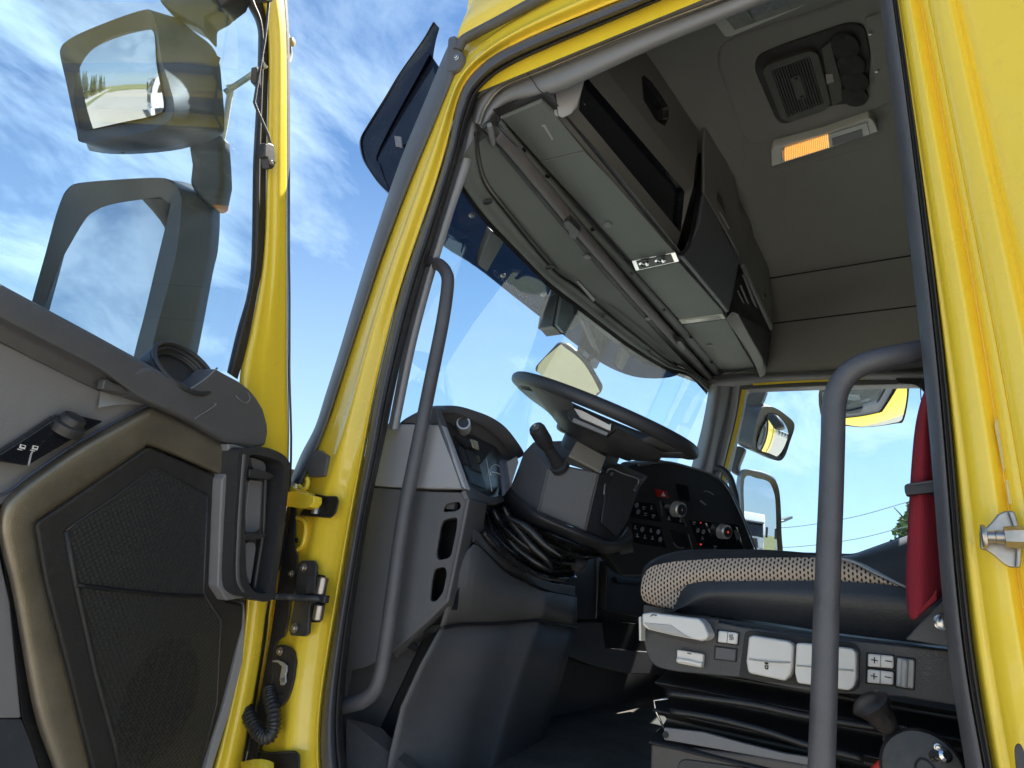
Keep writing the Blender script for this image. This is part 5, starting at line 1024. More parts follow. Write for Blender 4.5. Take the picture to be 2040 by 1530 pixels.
# inner frame in yellow: front edge strip from top to bottom
el = [(500,-60),(519,0),(529,36),(534,98),(531,229),(529,327),(526,500),(511,587),(490,695),(474,752),(480,900),(486,1150),(489,1192),(484,1250),(467,1361),(424,1530),(400,1620)]
er = [(560,-80),(566,0),(570,60),(571,98),(572,229),(572,327),(572,500),(573,587),(573,695),(573,752),(576,915),(562,1085),(531,1201),(526,1260),(507,1383),(480,1530),(466,1620)]
loft('door_frame', [dp(el, -.012), dp(mixp(el, er, .12), .002), dp(mixp(el, er, .40), .004), dp(mixp(el, er, .56), .009), dp(mixp(el, er, .9), .009), dp(er, .002), dp([(a+2, b) for a, b in er], -.05)], YEL, door, n=5, cross=2, relax=10, label='yellow painted front edge of the door')
er2 = [(a+1.5, b) for a, b in er]
loft('edge_seal', [dp(er2, .0), dp([(a+4.5, b) for a, b in er2], -.012), dp([(a+3, b) for a, b in er2], -.045)], RUBD, door, n=4)
# second yellow flange and black weather strip low on the door edge
loft('door_flange', [dp([(575,1012),(567,1060),(560,1110),(550,1165),(541,1205),(530,1290),(516,1370),(502,1420)], -.02), dp([(579,1012),(572,1060),(563,1112),(555,1165),(547,1205),(536,1290),(522,1370),(508,1420)], -.025)], YEL, door, n=4, solid=.004)
dplate('outer_skin', [(-400,500),(0,600),(470,800),(574,920),(560,1100),(530,1200),(480,1530),(440,1700),(-400,1700)], -.045, .01, YEL, .002)
dplate('inner_panel', [(-400,560),(0,600),(300,740),(474,790),(480,1150),(488,1200),(468,1360),(424,1530),(390,1700),(-400,1700)], -.010, .03, TRIMD, .002)
# glass and its black seal
dplate('window_glass', [(-420,-420),(520,-420),(523,-60),(519,49),(520,229),(512,500),(500,590),(462,740),(300,742),(0,590),(-420,380)], -.022, .004, GLASS, 0)
sL = [(465,-70),(488,0),(511,49),(514,98),(509,229),(504,327),(501,500),(493,581),(471,662),(452,742)]
sR = [(502,-70),(520,0),(530,36),(535,98),(532,229),(530,327),(527,500),(512,587),(491,695),(473,756)]
loft('window_seal', [dp(sL, -.02), dp(mixp(sL, sR, .2), -.004), dp(mixp(sL, sR, .5), .004), dp(mixp(sL, sR, .62), -.004), dp(sR, -.006)], RUBD, door, n=5, cross=3, label='black rubber window seal')
dplate('top_corner_panel', [(489,-40),(505,-5),(522,28),(533,40),(533,-60)], -.008, .01, mat('olive_corner', (.30, .22, .05), .4, var=.3), 0)  # corner of the yellow frame in a browner tone
tube('check_rod', dp([(538,-30),(530,60),(519,130),(508,196),(508,208),(524,245),(534,268),(538,283),(538,292)], .022), .0026, BLK, door, n=10)
dplate('rod_bracket', [(528,286),(536,283),(547,289),(549,312),(549,330),(544,337),(536,336),(533,315),(527,312)], .026, .018, BLK, .003)
bolt(fp(541, 325, DO+DN*.027, DN), DN, .0035, STEEL, door)
dplate('top_bracket', [(524,-10),(548,-10),(545,3),(530,3)], .03, .02, BLK, .003)
# window ledge: long dark rail
T_ = [(-300,392),(-60,532),(0,566),(87,613),(200,674),(303,731),(380,773)]
M_ = [(-300,452),(-60,598),(0,633),(87,678),(200,737),(273,788),(330,815)]
Bm = [(-300,510),(-60,648),(0,680),(87,724),(201,778),(262,790),(315,808)]
loft('window_ledge', [dp(T_, -.015), dp(T_, .030), dp(mixp(T_, M_, .1), .045), dp(mixp(T_, M_, .9), .052), dp(M_, .046), dp(mixp(M_, Bm, .35), .022), dp(Bm, .018)], TRIMD, door, n=5, cross=3)
nose = [(300,729),(380,773),(388,771),(412,752),(431,733),(452,745),(480,760),(498,774),(514,793),(527,815),(535,845),(536,862),(531,889),(512,893),(497,893),(470,885),(451,880),(387,841),(330,814),(273,788),(240,745)]
dplate('ledge_nose', nose, .050, .045, TRIMD, .012, seg=5)
tube('nose_crease', dp([(380,774),(398,763),(415,750),(433,733)], .052), .0015, TRIM, door, n=6)
tube('nose_crease', dp([(388,834),(402,825),(418,815),(430,806),(427,804)], .0515), .0012, TRIM, door, n=6)
tube('nose_crease', dp([(470,789),(482,800),(492,802),(498,794),(494,782)], .0515), .0012, TRIM, door, n=6)
dplate('release_tab', [(204,775),(208,757),(214,754),(228,763),(240,766),(262,784),(240,781)], .040, .012, mat('tab_grey', (.10, .10, .11), .4), .002)
# tweeter ring: three nested rims leaning back, with a dark well
tc0 = fp(360, 741, DO+DN*.015, DN); tw_ax = (V((0, 0, .58))+DN*.80+DD*.05).normalized()
for r_, h_, t_ in ((.058, .010, .004), (.052, .004, .0035), (.046, -.004, .003)):
    u = tw_ax.cross(DN).normalized(); w_ = tw_ax.cross(u)
    tube('tweeter_rim', [tc0+tw_ax*h_+(u*math.cos(a)+w_*math.sin(a)*.85)*r_ for a in [2*math.pi*i/32 for i in range(33)]], t_, BLK, door, n=8, curve=False, caps=False)
lathe('tweeter_well', tc0, tw_ax, [(.060, -.03), (.060, .004), (.056, .008), (.050, .002), (.046, -.008), (.02, -.014)], BLK, door, n=32, sx=.85, udir=tw_ax.cross(tw_ax.cross(DN)))
# upper trim panel and its lower band
dplate('upper_trim', [(-300,500),(-60,645),(0,679),(201,778),(298,796),(330,812),(460,880),(462,900),(440,905),(310,818),(291,818),(150,898),(60,962),(22,995),(-20,1020),(-300,1180)], .012, .02, mat('lilac_trim', (.215, .21, .225), .5, grain=.4, gs=900, var=.05), .003)
loft('trim_fold', [dp([(200,779),(240,790),(298,797),(330,813),(390,842),(455,882)], .013), dp([(196,812),(240,806),(298,808),(330,822),(390,852),(455,890)], .024)], TRIML, door, n=5, match=True)
tube('trim_gap', dp([(-60,1012),(18,978),(58,948),(150,885),(240,835),(289,810),(312,808),(380,842),(455,882)], .026), .0022, mat('blue_dark_gap', (.05, .06, .09), .3), door, n=8)
# bronze ring
bo = [(130,1620),(107,1535),(67,1419),(27,1197),(4,1100),(-4,1050),(4,1008),(24,982),(60,953),(150,890),(240,840),(291,813),(312,812),(380,846),(454,886)]
bi = [(208,1620),(184,1535),(133,1330),(89,1161),(74,1075),(70,1048),(78,1036),(96,1024),(112,1014),(178,970),(240,928),(284,897),(302,892),(368,918),(444,952)]
loft('ring_trim', [dp(bo, .018), dp(mixp(bo, bi, .06), .030), dp(mixp(bo, bi, .22), .037), dp(mixp(bo, bi, .78), .039), dp(mixp(bo, bi, .94), .034), dp(bi, .018)], BRNZ, door, n=6, cross=3, label='brushed bronze ring around the speaker panel')
# pocket wall and lower trims at the left
dplate('pocket_wall', [(-200,1080),(0,1102),(22,1200),(44,1431),(-200,1431)], .014, .02, mat('lilac_trim', (0, 0, 0)), .003)
dplate('pocket_gap', [(0,1080),(6,1100),(30,1200),(68,1419),(112,1560),(90,1560),(44,1431),(20,1200)], .010, .02, VBLK, .001)
dplate('pocket_lining', [(-200,1432),(44,1432),(60,1470),(92,1570),(-200,1570)], .012, .02, mat('pocket_blue', (.045, .05, .065), .6), .002)
# speaker panel
SPo = [(69,1046),(80,1034),(110,1016),(290,893),(303,890),(372,920),(444,952),(441,985),(436,1100),(434,1170),(444,1187),(452,1197),(487,1203),(484,1250),(470,1300),(440,1420),(400,1545),(380,1620),(212,1620),(184,1535),(133,1330),(89,1161)]
SPm = [(131,1058),(150,1043),(230,990),(300,936),(312,934),(360,960),(412,985),(414,995),(405,1182),(440,1235),(447,1255),(432,1400),(414,1462),(396,1540),(380,1600),(252,1600),(228,1480),(190,1340),(150,1160)]
dplate('speaker_surround', SPo, .030, .02, mat('speaker_black', (.028, .026, .027), .45, grain=.5, gs=900), .006, seg=3)
dplate('speaker_grille', SPm, .0325, .004, DOTS, .0, uv=(DD, ZD, DO))
for l_, r_ in (([(131,1058),(150,1043),(230,990),(300,936),(312,934),(360,960),(412,985)], .0022), ([(131,1058),(150,1160),(190,1340),(228,1480),(252,1600)], .004), ([(413,990),(405,1182),(440,1235),(432,1400),(396,1540)], .003)):
    tube('grille_edge', dp(l_, .031), r_, mat('speaker_black', (0, 0, 0)), door, n=8, curve=False)
tube('grille_divider', dp([(152,1165),(240,1176),(330,1185),(405,1188)], .0335), .0028, VBLK, door, n=8)
# round field of punched speaker holes
hv = []; hf = []
cen = dp([(322,1395)], .0335)[0]; uu = DD; ww = ZD
for i in range(-22, 23):
    for j in range(-26, 27):
        if (i+j) % 2: continue
        a, b = i*.0036, j*.0036
        if (a/.072)**2+(b/.088)**2 > 1: continue
        q = cen+uu*a+ww*b
        if abs(math.sin(i*.9)*math.cos(j*.7)) < .12: continue
        k = len(hv)
        for s in range(6): hv.append(q+uu*math.cos(s*1.047)*.0016+ww*math.sin(s*1.047)*.0016)
        hf.append(tuple(range(k, k+6)))
add('speaker_holes', hv, hf, VBLK, door)['kind'] = 'stuff'
dplate('lower_edge_trim', [(487,1200),(489,1230),(484,1317),(455,1430),(420,1540),(400,1600),(392,1600),(425,1472),(448,1400),(470,1310),(484,1250)], .016, .02, TRIML, .002)
# mirror and window switch panel
swp = [(-30,919),(0,904),(52,872),(114,829),(147,826),(209,839),(130,888),(57,927),(0,919)]
dplate('switch_panel', [(-40,921),(0,903),(52,871),(116,828),(150,826),(209,839),(57,928),(0,919)], .030, .016, GLOSSB, .003)
kp = fp(138, 846, DO+DN*.030, DN); kax = (DN*.55+V((0, 0, .9))).normalized()
lathe('mirror_knob', kp, kax, [(.021, -.010), (.021, .002), (.016, .004), (.0155, .010), (.0135, .013), (.008, .0135)], BLK, door, n=28)
for a, b, s in ((151,829,.0026),(159,837,.0022),(161,841,.002),(165,849,.0025),(168,844,.0025),(160,856,.002),(132,830,.0015)):
    box('switch_symbol', fp(a, b, DO+DN*.0312, DN), (s*1.6, .0006, s), PRINT, door, ax=(DD, DN, ZD))
for a, b in ((45,890),(70,892)):
    c = fp(a, b, DO+DN*.0312, DN); box('window_symbol', c, (.007, .0006, .005), PRINT, door, ax=(DD, DN, ZD)); box('window_symbol', c+ZD*.0005+DN*.0004, (.004, .0006, .002), GLOSSB, door, ax=(DD, DN, ZD)); box('window_symbol', c-ZD*.004+DD*.002, (.006, .0006, .001), PRINT, door, ax=(DD, DN, ZD))
tube('panel_edge', dp([(57,927),(62,905),(66,898)], .0305), .0012, TRIML, door, n=6)
# armrest bracket with black bezel
br0 = [(455,884),(468,885),(497,893),(476,898),(471,968),(463,1158),(476,1185),(493,1190),(452,1197),(434,1169),(439,1033),(443,955),(455,939)]
dplate('bracket', br0, .050, .045, mat('lilac_trim', (0, 0, 0)), .003)
bz = [(476,898),(501,894),(518,890),(536,893),(560,903),(573,915),(578,930),(574,981),(562,1085),(554,1138),(547,1188),(525,1199),(502,1191),(478,1185),(463,1158),(466,1059),(471,968)]
bh = [(500,906),(520,907),(545,914),(559,921),(566,935),(562,985),(550,1090),(536,1170),(528,1182),(512,1181),(500,1170),(492,1145),(488,1070),(490,960),(496,920)]
plate('bezel', cr(dp(bz, .072), 4, True), -DN*.05, BLK, door, holes=[cr(dp(bh, .072), 4, True)], bevel=.004, seg=3)
loft('bezel_rib', [dp([(483,905),(478,968),(472,1060),(470,1150),(482,1180)], .0735), dp([(487,905),(482,968),(476,1060),(474,1150),(486,1180)], .076), dp([(490,906),(485,968),(480,1060),(478,1150),(490,1182)], .0735)], TRIMD, door, n=5)
dplate('bezel_floor', bz, .026, .01, TRIMD, 0)
dplate('slot_strip', [(541,918),(557,920),(561,930),(553,1010),(545,1085),(533,1178),(511,1180),(523,1033),(535,950)], .036, .01, TRIM, .004)
for c_ in ([(500,911),(523,918),(530,927),(530,941),(504,934)], [(497,955),(523,958),(526,966),(519,1052),(512,1060),(490,1063),(491,1007)], [(491,1080),(507,1081),(510,1090),(499,1166),(491,1143)]):
    dplate('cell', c_, .040, .012, mat('lilac_trim', (0, 0, 0)), .002, r=.006)
for c_ in ([(497,934),(515,935),(536,941),(548,948),(538,956),(515,953),(497,950)], [(488,1064),(504,1061),(534,1064),(527,1072),(504,1076),(488,1075)]):
    dplate('fin', c_, .066, .035, BLK, .002)
tube('cell_bar', dp([(529,940),(527,1000),(524,1060),(515,1120),(506,1175)], .048), .004, BLK, door, n=8)
# ============================================================ hinge area on the pillar
hg = cab
XH = .862
def hp_(n, pts, x, th, m, bevel=.002, r=0, **k):
    q = FX(pts, x); q = rnd(q, r, 3) if r else q
    return plate(n, q, (th, 0, 0), m, hg, bevel=bevel, **k)
for pk in ([(627,985),(650,990),(672,990),(675,998),(669,1022),(660,1031),(640,1029),(598,1026),(604,1016),(624,1010)], [(516,1496),(540,1500),(590,1497),(597,1504),(596,1600),(510,1600)]):
    hp_('hinge_pocket_shade', pk, .866, .002, VBLK, .001, r=.005)  # black slab set proud, the recess's shade put into its colour
    tube('pocket_rim', [p+V((-.001, 0, 0)) for p in rnd(FX(pk, .866), .005, 3)+[rnd(FX(pk, .866), .005, 3)[0]]], .0016, RUBD, hg, n=6, curve=False)
lathe('hinge_pin', fx(628,1024,.862), (0, 0, 1), [(.0085, 0), (.0085, .020), (.007, .022)], STEEL, hg, n=16)
hp_('hinge_arm', [(566,979),(588,978),(608,982),(625,988),(625,1000),(618,1010),(602,1013),(566,1008)], .835, .022, YEL, .0025, seg=3)
hp_('hinge_arm_top', [(566,979),(588,978),(608,982),(625,988),(612,980),(592,974),(566,972)], .845, .012, YEL, .001)
tube('hinge_hook', FX([(596,968),(604,975),(610,972),(613,962),(612,952)], .86), .005, YEL, hg, n=8)
tube('hinge_hook', FX([(575,978),(580,972),(586,973),(587,980)], .85), .0035, YEL, hg, n=8)
loft('hinge_arm', [[fx(490,1516,.84), fx(520,1511,.835), fx(545,1520,.85)], [fx(490,1640,.84), fx(520,1640,.835), fx(547,1640,.85)]], YEL, hg, n=5, solid=.01)
tube('pressed_ridge', FX([(588,1030),(604,1037),(609,1050),(606,1075),(600,1090),(588,1098)], .874), .005, YEL, hg, n=8)
hp_('keyhole', [(583,1074),(590,1071),(592,1076),(590,1082),(584,1080)], .869, .003, VBLK, 0)
# black weatherstrip hanging in the gap
hp_('gap_strip', [(579,1008),(589,1010),(586,1080),(592,1108),(591,1130),(594,1165),(577,1200),(574,1232),(566,1268),(553,1276),(546,1290),(541,1400),(512,1500),(506,1640),(460,1640),(505,1450),(520,1370),(535,1290),(548,1200),(562,1110),(572,1060)], .868, .004, RUBD, .002)
hp_('roller_bracket', [(594,1124),(600,1116),(624,1116),(629,1126),(627,1200),(617,1206),(613,1262),(606,1268),(578,1266),(575,1256),(587,1190),(590,1150)], .858, .008, mat('bracket_dark', (.045, .043, .045), .35, var=.3, vs=30), .002)
hp_('bracket_fold', [(610,1150),(628,1142),(627,1182),(608,1184)], .852, .004, mat('bracket_dark', (0, 0, 0)), .001)
for q in ((606,1131),(588,1251)): bolt(fx(*q, .856), (-1, 0, 0), .006, STEEL, hg)
bolt(fx(582,1143,.862), (-1, 0, 0), .0045, STEEL, hg)
hp_('roller_housing', [(629,1144),(646,1146),(649,1160),(645,1190),(650,1195),(646,1206),(643,1215),(637,1240),(616,1240),(616,1205),(628,1200)], .867, .003, VBLK, .002)
for a, b, z_ in ((638,1185,.030),(632,1236,.026)): lathe('roller', fx(a, b, .862), (0, 0, 1), [(.008, 0), (.010, .002), (.010, z_), (.008, z_+.002)], STEEL, hg, n=18)
tube('check_arm', [fx(545,1188,.80), fx(580,1190,.835), fx(620,1192,.85), fx(646,1193,.865)], .0065, BLK, hg, n=8)
box('check_arm_head', fx(646,1193,.858), (.012, .016, .014), BLK, hg, bevel=.002)
hp_('latch_plate', [(549,1286),(560,1284),(576,1289),(585,1300),(588,1318),(584,1350),(579,1372),(570,1395),(558,1408),(545,1412),(544,1340)], .864, .006, RUBD, .003, r=.004)
hp_('latch_lever', [(541,1316),(552,1314),(565,1320),(571,1326),(571,1335),(568,1345),(569,1358),(564,1365),(558,1365),(557,1350),(561,1328),(553,1320),(542,1319)], .858, .004, mat('zinc', (.42, .41, .42), .4, metal=.4), .001)
bolt(fx(559,1298,.862), (-1, 0, 0), .005, STEEL, hg); bolt(fx(564,1354,.857), (-1, 0, 0), .0025, STEEL, hg); bolt(fx(548,1397,.862), (-1, 0, 0), .0035, RUBD, hg)
hp_('latch_slot', [(549,1379),(566,1378),(565,1385),(549,1385)], .8635, .001, VBLK, 0)
hose_p = cr([fx(a, b, x) for a, b, x in [(488,1410,.84),(500,1436,.838),(516,1460,.838),(534,1468,.842),(545,1450,.848),(545,1420,.852),(538,1390,.857),(536,1370,.860)]], 12)
q_ = len(hose_p); tube('cable_hose', hose_p, [.0118+.0018*math.sin(i*2.0) for i in range(q_)], mat('hose_black', (.03, .029, .029), .4), hg, n=14, curve=False)
# latch striker on the rear pillar
stk = thing('door_striker', 'worn steel striker pin on its shaped plate bolted to the yellow rear pillar', 'door striker', fx(1990, 1075, .84))
plp = [(1951,1058),(1965,1050),(1977,1038),(1988,1024),(2000,1018),(2010,1017),(2022,1018),(2030,1050),(2034,1085),(2033,1128),(2022,1131),(2010,1130),(1998,1122),(1988,1113),(1976,1103),(1965,1096),(1953,1094)]
plate('plate', FX(plp, .855), (.006, 0, 0), STEEL, stk, bevel=.002)
plate('flange', FX([(2006,1016),(2021,1018),(2031,1052),(2036,1085),(2034,1130),(2022,1131),(2024,1080),(2018,1050)], .846), (.010, 0, 0), STEEL, stk, bevel=.002)
pa, pb = fx(2026,1070,.835), fx(1957,1069,.835); ax = (pb-pa).normalized(); Lp_ = (pb-pa).length
lathe('pin', pa, ax, [(.0062, 0), (.0062, Lp_*.35), (.0066, Lp_*.36), (.0066, Lp_*.6), (.0058, Lp_*.62), (.0058, Lp_*.86)], STEEL, stk, n=20)
lathe('pin_head', pa, ax, [(.006, Lp_*.84), (.0115, Lp_*.87), (.0125, Lp_*.92), (.0125, Lp_*1.0), (.010, Lp_*1.03)], STEEL, stk, n=24)
lathe('pin_nut', pa, ax, [(.0105, -.012), (.0115, -.002), (.0105, .010)], STEEL, stk, n=6)
# ============================================================ door mirrors outside the glass
def rp_(pts, d): return [C0+ray(a, b).normalized()*d for a, b in pts]
def casing(front, backp, O, n, ef, eb, par, m, name='casing'):
    f = [fp(a, b, O+n*ef, n) for a, b in front]; b = [fp(a, b_, O-n*eb, n) for a, b_ in backp]; q = len(f)
    fr = cr(f, 4, True); bk_ = cr(b, 4, True)
    rings = [[p for p in fr], [p.lerp(r, .12) for p, r in zip(fr, bk_)], [p.lerp(r, .75) for p, r in zip(fr, bk_)], [p for p in bk_]]
    c = sum(bk_, V())/len(bk_); rings.append([p.lerp(c, .35)+(c-sum(fr, V())/len(fr))*.12 for p in bk_])
    q = len(fr); vs = [v for r in rings for v in r]
    fs = [(i*q+j, i*q+(j+1) % q, (i+1)*q+(j+1) % q, (i+1)*q+j) for i in range(len(rings)-1) for j in range(q)]+[tuple(range((len(rings)-1)*q, len(rings)*q))]
    return add(name, vs, fs, m, par, smooth=True), fr
CAS = mat('mirror_casing', (.058, .063, .070), .45, grain=.3, gs=500, var=.15, vs=10)
um = thing('upper_door_mirror', 'upper wide-angle door mirror reflecting trees and the road, seen through the door glass', 'mirror', C0+ray(250, 160).normalized()*1.4)
F = [(120,112),(121,96),(130,84),(160,66),(229,38),(285,20),(303,24),(314,60),(322,120),(338,170),(347,212),(337,242),(294,261),(230,274),(164,284),(152,258),(132,165)]
Bk = [(172,128),(175,112),(184,98),(206,84),(262,52),(320,32),(352,36),(385,62),(422,92),(437,125),(442,170),(447,240),(436,271),(362,297),(262,307),(192,303),(172,285),(160,180)]
gl = [(307,65),(281,62),(229,75),(183,108),(160,147),(149,196),(157,242),(167,260),(271,242),(310,232),(327,222),(328,196),(316,131)]
O, n, G = mirror(gl, 1.385, (-.955, .02, .02), 0, 0, um, bulge=.011)
_, rim_f = casing(F, Bk, O, n, .022, .10, um, CAS); gsm = cr(G, 4, True)
def bridge(name, a, b, m, par, k=56):
    A = resample(a+[a[0]], k); c = sum(A, V())/k
    B = []
    bb = resample(b+[b[0]], k*4); gc = sum(bb, V())/len(bb)
    for p in A:
        dr = (p-c).normalized(); B.append(max(bb, key=lambda q: (q-gc).normalized().dot(dr)))
    vs = A+[A[i].lerp(B[i], .5) for i in range(k)]+B
    fs = [(r*k+i, r*k+(i+1) % k, (r+1)*k+(i+1) % k, (r+1)*k+i) for r in range(2) for i in range(k)]
    return add(name, vs, fs, m, par, smooth=True)
bridge('rim', rim_f, gsm, CAS, um)
tube('casing_strap', rp_([(434,112),(420,160),(406,205),(395,243)], 1.462), .005, BLK, um, n=8)
tube('casing_strap', rp_([(440,232),(395,248),(330,274),(240,300)], 1.455), .006, BLK, um, n=8)
lm = thing('main_door_mirror', 'tall main door mirror reflecting blue sky with clouds, below the wide-angle mirror', 'mirror', C0+ray(250, 500).normalized()*1.4)
F = [(48,660),(66,592),(92,500),(108,440),(122,398),(134,377),(155,365),(229,358),(310,354),(340,359),(358,378),(362,410),(352,500),(338,560),(312,655),(285,770),(230,1000),(-40,1000)]
Bk = [(110,690),(120,600),(140,500),(155,440),(165,410),(185,390),(210,378),(290,366),(365,362),(410,386),(434,408),(438,440),(434,500),(424,545),(402,662),(380,770),(330,1000),(20,1000)]
gl2 = [(338,396),(290,396),(229,405),(196,415),(176,428),(157,457),(124,515),(88,612),(70,690),(-20,960),(210,960),(266,711),(288,626),(314,515),(330,450)]
O, n, G = mirror(gl2, 1.39, (-.93, .05, .30), 0, 0, lm)
_, rim_f = casing(F, Bk, O, n, .022, .10, lm, CAS)
bridge('rim', rim_f, cr(G, 4, True), CAS, lm)
lathe('marker', C0+ray(276, 640).normalized()*1.365, (-.3, -1, 0), [(.012, -.01), (.012, .004), (.006, .012)], TRIML, lm, n=14)
ma = lm
plate('upper_arm', rp_([(316,-40),(316,2),(332,16),(360,34),(398,56),(410,74),(410,36),(436,22),(462,-4),(480,-40)], 1.47), CF*.05, CAS, ma, bevel=.01)
plate('lower_arm', rp_([(372,285),(379,327),(375,366),(392,392),(425,420),(436,408),(445,363),(443,320),(438,262)], 1.44), CF*.05, CAS, ma, bevel=.01)
plate('arm_cap', rp_([(410,-30),(440,18),(450,10),(470,-5),(480,-30)], 1.45), CF*.05, BLK, ma, bevel=.006)
an = thing('marker_arm', 'pale rod with a dark clip running from the mirror behind the door glass edge', 'rod', C0+ray(480, 165).normalized()*1.5)
tube('rod', rp_([(448,185),(470,170),(500,150),(530,128)], 1.46), .0055, mat('pale_rod', (.45, .46, .38), .5), an, n=10)
tube('rod', rp_([(440,290),(448,250),(455,205),(459,180),(456,168)], 1.5), .006, WHP, an, n=8)
plate('clip', rp_([(500,134),(512,132),(513,164),(508,168),(498,163)], 1.40), CF*.02, BLK, an, bevel=.002)
ml_ = thing('side_marker_lamp', 'small round grey lamp bowl showing behind the door edge at the top', 'lamp', C0+ray(585, 85).normalized()*1.6)
lathe('bowl', C0+ray(572, 86).normalized()*1.62, (.55, -.8, .15), [(.004, -.03), (.022, -.024), (.034, -.008), (.036, .0), (.031, .0), (.02, -.012), (.004, -.016)], TRIM, ml_, n=26)
lathe('bulb', C0+ray(579, 84).normalized()*1.605, (.55, -.8, .15), [(.009, 0), (.009, .006), (.004, .009)], mat('lamp_cream', (.6, .5, .25), .3), ml_, n=12)
# ============================================================ outside sun visor over the windscreen
vz = thing('outer_sun_visor', 'dark smoked sun visor sticking out in front of the windscreen with a curled end', 'sun visor', (1.8, 1.25, 3.0))
pe = [(866,45),(845,82),(800,146),(770,196),(740,244),(724,272),(722,292),(728,318),(740,340),(757,365),(779,388)]
pin_ = [(866,45),(858,75),(853,110),(857,140),(868,170),(870,200),(860,240),(848,275),(838,310),(824,345),(800,388)]
PE = FX(pe, .95); PI_ = FX(pin_, .945)
loft('end_cap', [[p+V((-.004, 0, 0)) for p in PE], [p for p in PE], [p.lerp(q, .5)+V((.012, 0, 0)) for p, q in zip(PE, PI_)], [q+V((.02, 0, 0)) for q in PI_]], NAVY, vz, n=5, cross=3)
loft('end_rim', [[p+V((-.005, .002, 0)) for p in PE], [p+V((.006, .012, .004)) for p in PE], [p+V((.03, .012, .004)) for p in PE]], GLOSSB, vz, n=5)
plate('reflector', FX([(785,270),(799,272),(801,294),(788,291)], .940), (.004, 0, 0), mat('pale_patch', (.20, .19, .20), .3), vz, bevel=.001)
# shield: from the upper back edge down to the lower front edge, bowed with the windscreen
low_px = [(779,388),(830,436),(885,492),(950,533),(1020,588),(1100,650),(1165,700),(1212,731),(1262,750),(1310,754),(1345,749),(1356,738)]
LOW = FZ(low_px, .90); LOW[0] = fx(779, 388, .95)
UPR = [p+V((0, -.05+0*i, .42)) for i, p in enumerate(LOW)]
MIDR = [a.lerp(b, .45)+V((0, .10, -.02)) for a, b in zip(LOW, UPR)]
HI = [p+V((.0, -.17, .02)) for p in [V((q.x, q.y, H+.905)) for q in LOW]]
loft('shield', [LOW, [a.lerp(b, .25)+V((0, .075, 0)) for a, b in zip(LOW, UPR)], MIDR, UPR], SMOKE, vz, n=4, cross=4)
BAND = [C0+ray(a, b-40)*((q-C0).dot(CF)*1.0) for (a, b), q in zip(low_px, LOW)]
loft('shield_edge', [LOW, [p+V((0, .002, .004)) for p in LOW]], BLK, vz, n=4)
for (a, b), (c, d), wd_ in (((992,470),(962,535),22), ((1165,640),(1190,700),16), ((1250,700),(1235,735),12)):
    P0, P1 = fz(a, b, .955), fz(c, d, .905); s = V((1, 0, 0))*.035
    plate('visor_bracket', [P0-s, P0+s, P1+s*.7, P1-s*.7], (0, .02, .02), TRIMD, vz, bevel=.004)
for q in ((940,428),(1002,548),(1082,586)):
    bolt(fz(q[0], q[1], .915), (0, -.4, -1), .006, STEEL, vz, 'visor_bolt')
A_, B_ = fz(1096, 646, .915), fz(985, 556, .915)
wv = (B_-A_)
text('visor_lettering', 'BESTCARAUTO.RO', A_+V((0, -.004, .008)), wv, V((0, .10, .25)), .062*wv.length/.52, mat('print_blue', (.02, .045, .11), .4), vz)

# ============================================================ mirrors on the far side
def far_mirror(name, label, glp, Fp, Bp, xx, r_dir, bulge):
    c = (sum(p[0] for p in glp)/len(glp), sum(p[1] for p in glp)/len(glp)); q = fx(c[0], c[1], xx)
    t = thing(name, label, 'mirror', q); o_ = (q-C0).length
    O, n, G = mirror(glp, o_, r_dir, 0, 0, t, bulge=bulge)
    _, rf_ = casing(Fp, Bp, O, n, .02, .09, t, CAS); bridge('rim', rf_, cr(G, 4, True), CAS, t)
    return t
far_mirror('far_upper_mirror', 'small wide-angle mirror of the far side, at the upper left of the far door window', [(1531,825),(1550,830),(1565,853),(1567,872),(1558,909),(1531,903),(1508,892),(1513,859),(1522,843)], [(1518,812),(1540,811),(1565,826),(1583,846),(1574,880),(1563,910),(1549,918),(1520,906),(1499,893),(1503,860),(1510,830)], [(1490,808),(1515,804),(1545,814),(1575,840),(1568,880),(1556,910),(1540,916),(1505,902),(1468,882),(1470,850),(1474,815)], 3.25, (-.12, -.98, -.10), .02)
far_mirror('far_main_mirror', 'tall far-side mirror reflecting parked white lorries, low in the far door window', [(1483,953),(1508,953),(1531,960),(1540,978),(1547,1010),(1550,1060),(1550,1110),(1515,1125),(1484,1120),(1482,1030)], [(1478,942),(1508,941),(1538,952),(1550,968),(1555,1000),(1557,1060),(1557,1120),(1515,1135),(1476,1130),(1476,1030)], [(1470,944),(1500,936),(1535,946),(1548,962),(1553,1000),(1555,1060),(1555,1120),(1505,1135),(1466,1130),(1466,1030)], 3.25, (.05, -.99, .035), .003)
far_mirror('far_kerb_mirror', 'wide kerb mirror reflecting yellow paint, high in the far door window beside the seat belt', [(1640,775),(1688,771),(1750,769),(1800,770),(1806,780),(1796,832),(1780,839),(1727,846),(1684,843),(1645,835)], [(1634,771),(1688,767),(1750,765),(1803,765),(1811,778),(1801,836),(1783,844),(1727,851),(1682,848),(1640,840)], [(1640,765),(1690,760),(1750,758),(1800,760),(1808,775),(1798,828),(1780,836),(1727,843),(1684,840),(1645,832)], 3.2, (-.42, -.25, -.87), .03)
fa = thing('far_mirror_bracket', 'dark bracket behind the small far mirror beside the far windscreen pillar', 'bracket', fx(1500, 790, 3.2))
plate('bracket_arm', FX([(1492,770),(1527,776),(1520,795),(1513,806),(1516,830),(1470,815),(1484,782)], 3.22), (.05, 0, 0), CAS, fa, bevel=.01)
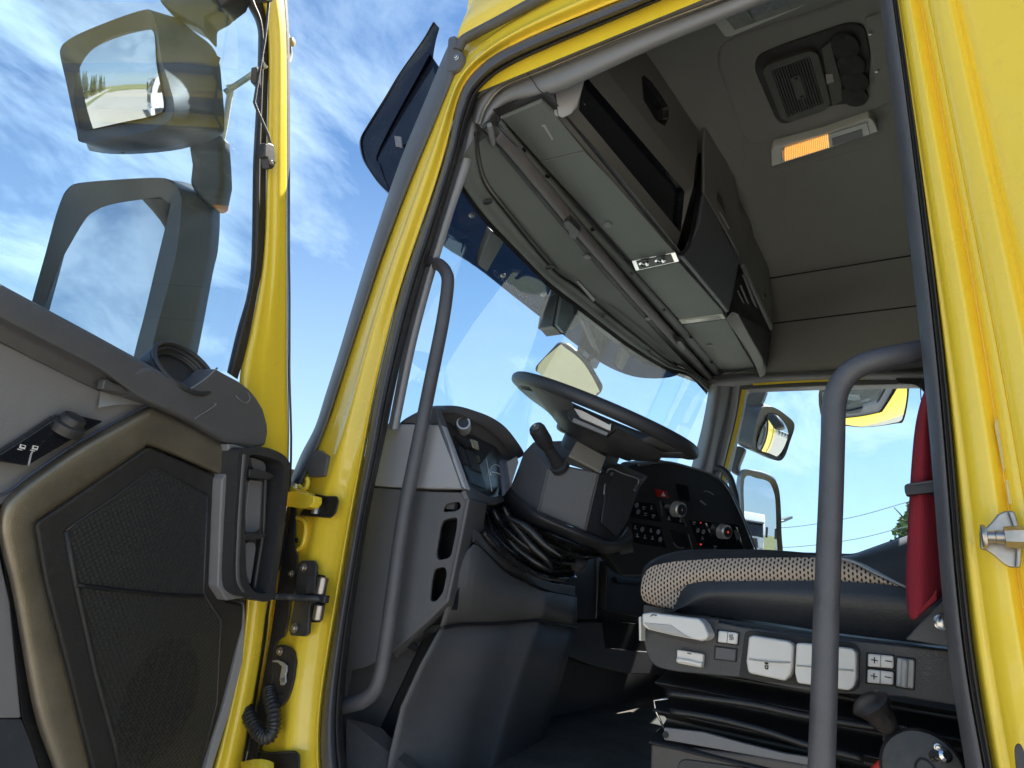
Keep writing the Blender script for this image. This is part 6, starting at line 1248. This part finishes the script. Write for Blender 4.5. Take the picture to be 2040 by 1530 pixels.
plate('bracket_arm', FX([(1463,885),(1484,892),(1480,905),(1470,930),(1474,950),(1455,940)], 3.22), (.05, 0, 0), CAS, fa, bevel=.01)

# ============================================================ second level: pieces under the part that carries them
def under(root, part, *names):
    base = [c for c in root.children if c.name.split('.')[0] == part]
    if not base: return
    for c in list(root.children):
        if c.name.split('.')[0] in names and c not in base:
            q = c.bound_box[0]; p = V(q)
            best = min(base, key=lambda b: (sum((V(x) for x in b.bound_box), V())/8-sum((V(x) for x in c.bound_box), V())/8).length)
            c.parent = best
under(door, 'speaker_surround', 'speaker_grille', 'speaker_holes', 'grille_edge', 'grille_divider')
under(door, 'bezel', 'bezel_rib', 'bezel_floor', 'slot_strip', 'cell', 'fin', 'cell_bar')
under(door, 'switch_panel', 'mirror_knob', 'switch_symbol', 'window_symbol', 'panel_edge')
under(door, 'ledge_nose', 'nose_crease', 'tweeter_rim', 'tweeter_well')
under(seat, 'control_housing', 'lever_recess', 'front_lever', 'lever_finger_scoop', 'lever_end_plate', 'lever_mark', 'heating_switch', 'blank_switch', 'tilt_knob', 'knob_ridge', 'switch_bay', 'paddle_lever', 'paddle_ridge', 'seat_symbol', 'lumbar_switch', 'backrest_slider', 'slider_ridge', 'switch_frame', 'switch_split', 'plus_mark', 'minus_mark', 'heat_symbol', 'dust_specks')
under(dash, 'light_switch_knob', 'knob_cap')
under(dash, 'centre_panel', 'hazard_switch', 'hazard_symbol', 'fan_knob', 'temperature_knob', 'knob_mark', 'switch_bay', 'icon', 'icon_ring', 'indicator', 'silver_strip', 'card_slot', 'cup_holder', 'cup_holder_rim', 'instrument_recess', 'panel_rim')
under(bl, 'grille_frame', 'grille_rib', 'filter', 'logo_plate', 'plate_clip')
under(con, 'radio_bay_face', 'radio_bay_recess', 'radio_fascia', 'radio_symbol', 'red_indicator')
under(con, 'locker_door', 'locker_handle', 'handle_recess', 'locker_edge')
under(vz, 'shield', 'visor_lettering', 'shield_edge', 'visor_bracket', 'visor_bolt')
